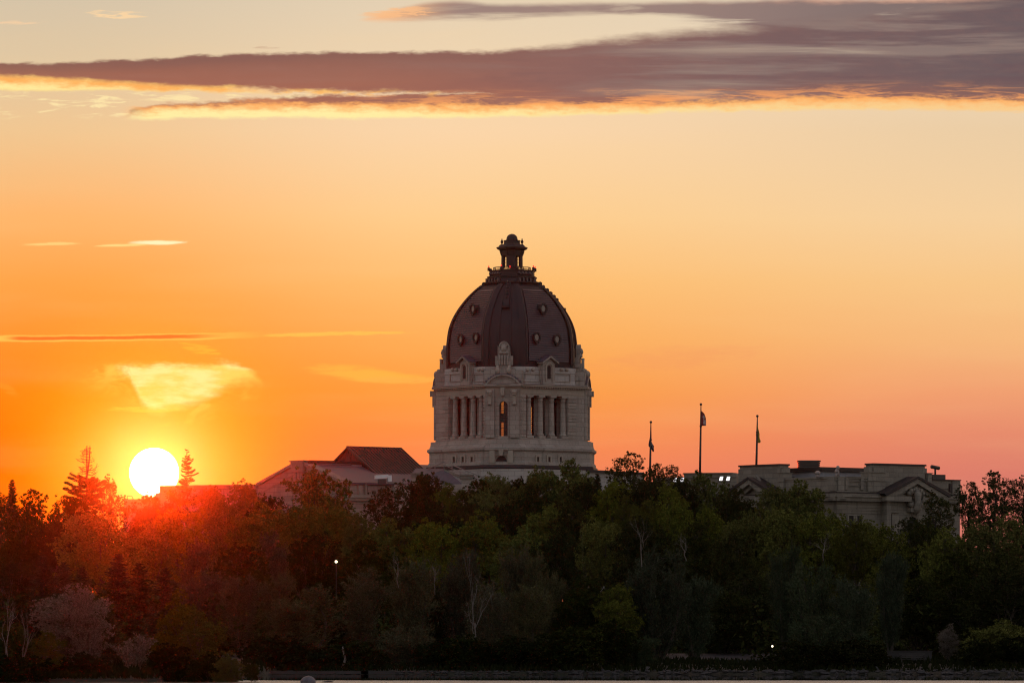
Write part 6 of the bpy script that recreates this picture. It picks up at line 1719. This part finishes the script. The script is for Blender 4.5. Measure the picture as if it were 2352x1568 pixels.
BANK = [
 ('spruce2', 100, 1276, 120, 402, 'leftmost of the three close spruces below the dome-shaped tree'), ('spruce0', 148, 1288, 110, 404, 'middle one of the three close spruces on the left'),
 ('spruce1', 188, 1300, 116, 400, 'right one of the three close spruces on the left'), ('spruce2', 272, 1272, 140, 398, 'spruce directly below the red gap under the sun'),
 ('spruce0', 322, 1290, 150, 396, 'dark broad spruce above the silver bush'), ('spruce1', 378, 1302, 130, 398, 'rightmost spruce above the yellow-green tree'),
 ('dark0', 30, 1290, 120, 404, 'dark tree at the left edge behind the bare branches'),
 ('willow2', 470, 1300, 140, 396, 'dark brown feathery tree right of the spruces'), ('willow3', 560, 1300, 130, 392, 'grey-brown willow left of the spreading one on the bank'),
 ('willow0', 690, 1318, 186, 381, 'spreading grey-brown willow on the bank left of centre'), ('willow4', 640, 1290, 110, 394, 'upper grey-brown willow behind the spreading one'),
 ('willow1', 838, 1300, 156, 384, 'rounded willow right of the path lamp'), ('willow2', 955, 1268, 140, 386, 'willow with pale dead tips left of the bleached forked tree', (('bare0', -38, 1262, 1345, 40), ('bare1', 45, 1275, 1360, 36))),
 ('willow3', 1058, 1234, 120, 390, 'tall upswept willow behind the bleached forked tree'), ('bare2', 1092, 1258, 74, 376, 'bleached forked dead tree standing before the willows at centre'),
 ('willow4', 1185, 1222, 110, 388, 'tall feathery willow right of the bleached forked tree'), ('willow0', 1256, 1234, 100, 386, 'feathery willow with a pointed top under the tower corner'),
 ('willow1', 1130, 1330, 130, 380, 'dark low willow under the bleached forked tree'), ('willow2', 1225, 1330, 140, 379, 'dark low willow below the two feathery ones'),
 ('bluewillow0', 1512, 1238, 200, 384, 'broad grey-green willow with bleached branches on its left', (('bare1', -40, 1190, 1295, 60), ('bare0', 62, 1222, 1285, 50))),
 ('maple2', 1410, 1340, 100, 382, 'brownish round tree left of the broad grey-green willow'), ('dark1', 1340, 1330, 120, 384, 'dark round tree left of the brownish one'),
 ('bluewillow1', 1600, 1300, 170, 386, 'dark grey-green willow right of the broad one'), ('bluewillow2', 1802, 1228, 120, 392, 'domed grey-green willow under the wing corner'),
 ('bluewillow0', 1880, 1272, 200, 384, 'large willow with bleached broken tops at the right', (('bare2', 6, 1222, 1285, 60),)), ('bluewillow1', 2045, 1236, 120, 390, 'blue-green willow below the stone arch'),
 ('bluewillow2', 1960, 1310, 150, 382, 'dark willow right of the one with broken tops'), ('bluewillow0', 1900, 1395, 220, 376, 'low wide dark willow overhanging the bank on the right'),
 ('dark2', 1720, 1320, 130, 402, 'dark tree over the footpath'), ('dark0', 1660, 1360, 130, 398, 'dark tree at the left end of the footpath'),
 ('dark1', 2110, 1330, 140, 396, 'dark tree behind the park bench'), ('dark2', 2220, 1330, 150, 394, 'dark tree behind the young silver tree'),
 ('dark0', 2312, 1304, 150, 386, 'dark tree at the lower right edge'), ('maple3', 2300, 1420, 140, 376, 'low dark tree in the bottom right corner'),
 ('silver0', 2177, 1430, 56, 377, 'young silvery tree right of the park bench'),
 ('dark1', 980, 1350, 150, 392, 'dark tree filling the gap behind the willow with pale tips'), ('dark2', 760, 1380, 150, 388, 'dark tree low behind the rounded willow'),
 ('willow3', 926, 1420, 150, 376, 'low willow at the water left of centre'), ('bush0', 1060, 1460, 143, 372.5, 'dark bush at the water below the bleached forked tree'),
 ('bush2', 1170, 1462, 132, 372.5, 'dark bush at the water right of centre'), ('bush0', 1270, 1450, 143, 372.5, 'dark bush at the water below the feathery willows'),
 ('bush1', 1336, 1440, 132, 372.5, 'leafy bush at the water left of the low mounded one'), ('bluewillow1', 1482, 1450, 130, 375, 'low mounded grey-green bush at the water near the end of the footpath'),
 ('bush2', 1400, 1430, 121, 372.5, 'dark bush left of the low mounded one'), ('bush0', 620, 1462, 143, 372.5, 'dark bush at the left end of the bank'),
 ('bush2', 700, 1480, 121, 372.5, 'dark bush at the water under the spreading willow'), ('bush0', 820, 1470, 143, 372.5, 'dark bush at the water right of the crooked birch stem'),
 ('bush2', 1000, 1475, 99, 372.5, 'small dark bush at the water left of the centre ones'), ('bush0', 1830, 1470, 143, 372.5, 'dark bush right of the low lamp'),
 ('bush2', 1960, 1468, 143, 372.5, 'dark bush left of the park bench'), ('bush0', 2250, 1470, 99, 372.5, 'dark bush right of the young silver tree'), ('bush2', 2335, 1460, 90, 374, 'dark bush in the bottom right corner by the water'),
]
NEAR = [
 ('silver0', 150, 1338, 170, 306, 'large silver-grey leafy tree on the near left bank'), ('silver1', 205, 1345, 100, 305, 'shorter silver-grey tree joined to the right of the large one'),
 ('silverbush0', 316, 1438, 136, 302, 'silvery bush with pointed upswept branches'), ('yellow0', 412, 1350, 110, 308, 'yellow-green tree behind the silvery bush'),
 ('yellow1', 452, 1400, 110, 304, 'yellow-green tree leaning right above the near shore'), ('yellow0', 526, 1492, 76, 300, 'yellow-green shrub at the tip of the near shore'), ('bush1', 577, 1524, 36, 299.5, 'smallest low shrub hanging over the water at the tip'),
 ('bush1', 20, 1432, 120, 300, 'dark green bush in the bottom left corner'), ('yellow1', 104, 1450, 90, 299, 'green bush below the large silver-grey tree'), ('bush0', 40, 1500, 160, 297.5, 'dark low bush along the bottom left edge'),
 ('bush2', 190, 1500, 120, 300, 'dark low bush under the shorter silver-grey tree'), ('bush0', 400, 1480, 130, 303, 'dark low bush right of the silvery bush'), ('bush2', 480, 1500, 90, 301, 'dark low bush behind the shrub at the tip'),
 ('bare0', 12, 1340, 60, 298, 'bare pale branches rising at the left edge'), ('bare1', 55, 1395, 70, 298.5, 'bare arching twigs in front of the corner bush'),
 ('bush2', 60, 1400, 130, 309, 'dark bush behind the bare branches at the left'),
 ('spruce1', 250, 1400, 120, 312, 'dark spruce behind the silvery bush'), ('spruce0', 350, 1390, 110, 313, 'dark spruce left of the yellow-green tree'),
]
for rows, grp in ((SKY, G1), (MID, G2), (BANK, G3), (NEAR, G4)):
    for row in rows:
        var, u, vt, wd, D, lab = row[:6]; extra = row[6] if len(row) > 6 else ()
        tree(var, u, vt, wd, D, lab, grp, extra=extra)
# crooked birch stem at the water
mb = MB(); D = 371.5; pts = [px(782, 1550, D), px(788, 1530, D), px(793, 1512, D), px(790, 1500, D), px(787, 1484, D)]
pts = [p - px(782, 1550, D) for p in pts]
mb.tube(pts, [.11, .10, .09, .07, .05], 7); q = pts[2]; mb.tube([pts[3], pts[3] + Vector((-.15, 0, .3))], [.03, .015], 5)
o = mb.build('birch_tree', M['pale_bark']); o.location = px(782, 1550, D); tag(o, 'crooked pale birch stem standing at the waterline under the willows', 'tree')

# the wood goes on past both sides of the view
g = np.random.default_rng(905); cs_, rs_ = [], []
for k in range(150):
    y = g.uniform(386, 560); sd = -1 if k % 2 else 1; x = sd * (y * .0985 + 7.0 + 62 * g.random()); hh = g.uniform(8, 15) + (y - 386) * .03; rr_ = g.uniform(2.5, 4.5)
    d = rand_dirs(g, 46) * g.uniform(.5, 1.0, (46, 1)); z0 = ground_z(x, y)
    cs_.append(np.array([x, y, z0 + hh * .55]) + d * np.array([rr_, rr_, hh * .45])); rs_.append(g.uniform(.6, 1.3, 46))
C_, A_, B_ = leaves_around(g, np.concatenate(cs_), np.concatenate(rs_), 22, .24, .8)
wm_ = leaf_object_mesh('woodland', C_, A_, B_, LM['dark']); o = bpy.data.objects.new('woodland', wm_); COL.objects.link(o)
tag(o, 'dark mass of the wood running on beyond both sides of the view', 'woodland', kind='stuff')
# rough grass along the banks
g = np.random.default_rng(901); n = 6000
xs = np.concatenate([g.uniform(-18, 40, n), g.uniform(-34, -19, n // 3)]); dd = g.random(len(xs)) ** 1.5 * np.where(xs > -18.5, 22, 12)
ys = np.array([shore_y(a) for a in xs]) + .25 + dd
zs_ = np.array([ground_z(a, b) for a, b in zip(xs, ys)]); keep = ~((xs > 10.5) & (xs < 20) & (ys > 391) & (ys < 399)); xs, ys, zs_ = xs[keep], ys[keep], zs_[keep]
hb = g.uniform(.10, .34, len(xs)); A_ = np.stack([g.normal(size=len(xs)) * .08, g.normal(size=len(xs)) * .06, hb], 1); B_ = np.stack([g.uniform(.03, .09, len(xs)), np.zeros(len(xs)), np.zeros(len(xs))], 1)
gm = leaf_object_mesh('grass', np.stack([xs, ys, zs_ + hb * .85], 1), A_, B_, LM['grass']); o = bpy.data.objects.new('grass', gm); COL.objects.link(o)
tag(o, 'rough dark grass on the banks above the waterline', 'grass', kind='stuff')
# tangle of undergrowth on the floor of the wood
g = np.random.default_rng(900); n = 2600
xs = g.uniform(-62, 62, n); ys = 392 + 110 * g.random(n) ** 1.3
hs = g.uniform(1.0, 4.6, n); cen = np.stack([xs, ys, np.array([ground_z(a, b) for a, b in zip(xs, ys)]) + hs * .6], 1)
gap = (np.abs(xs - 14.6) < 3.6) & (ys < 400); cen = cen[~gap]; hs = hs[~gap]
C_, A_, B_ = leaves_around(g, cen, hs * .8, 46, .26, .9)
um = leaf_object_mesh('undergrowth', C_, A_, B_, LM['dark']); o = bpy.data.objects.new('undergrowth', um); COL.objects.link(o)
tag(o, 'dark tangle of saplings and brush between the trunks of the wood', 'undergrowth', kind='stuff')
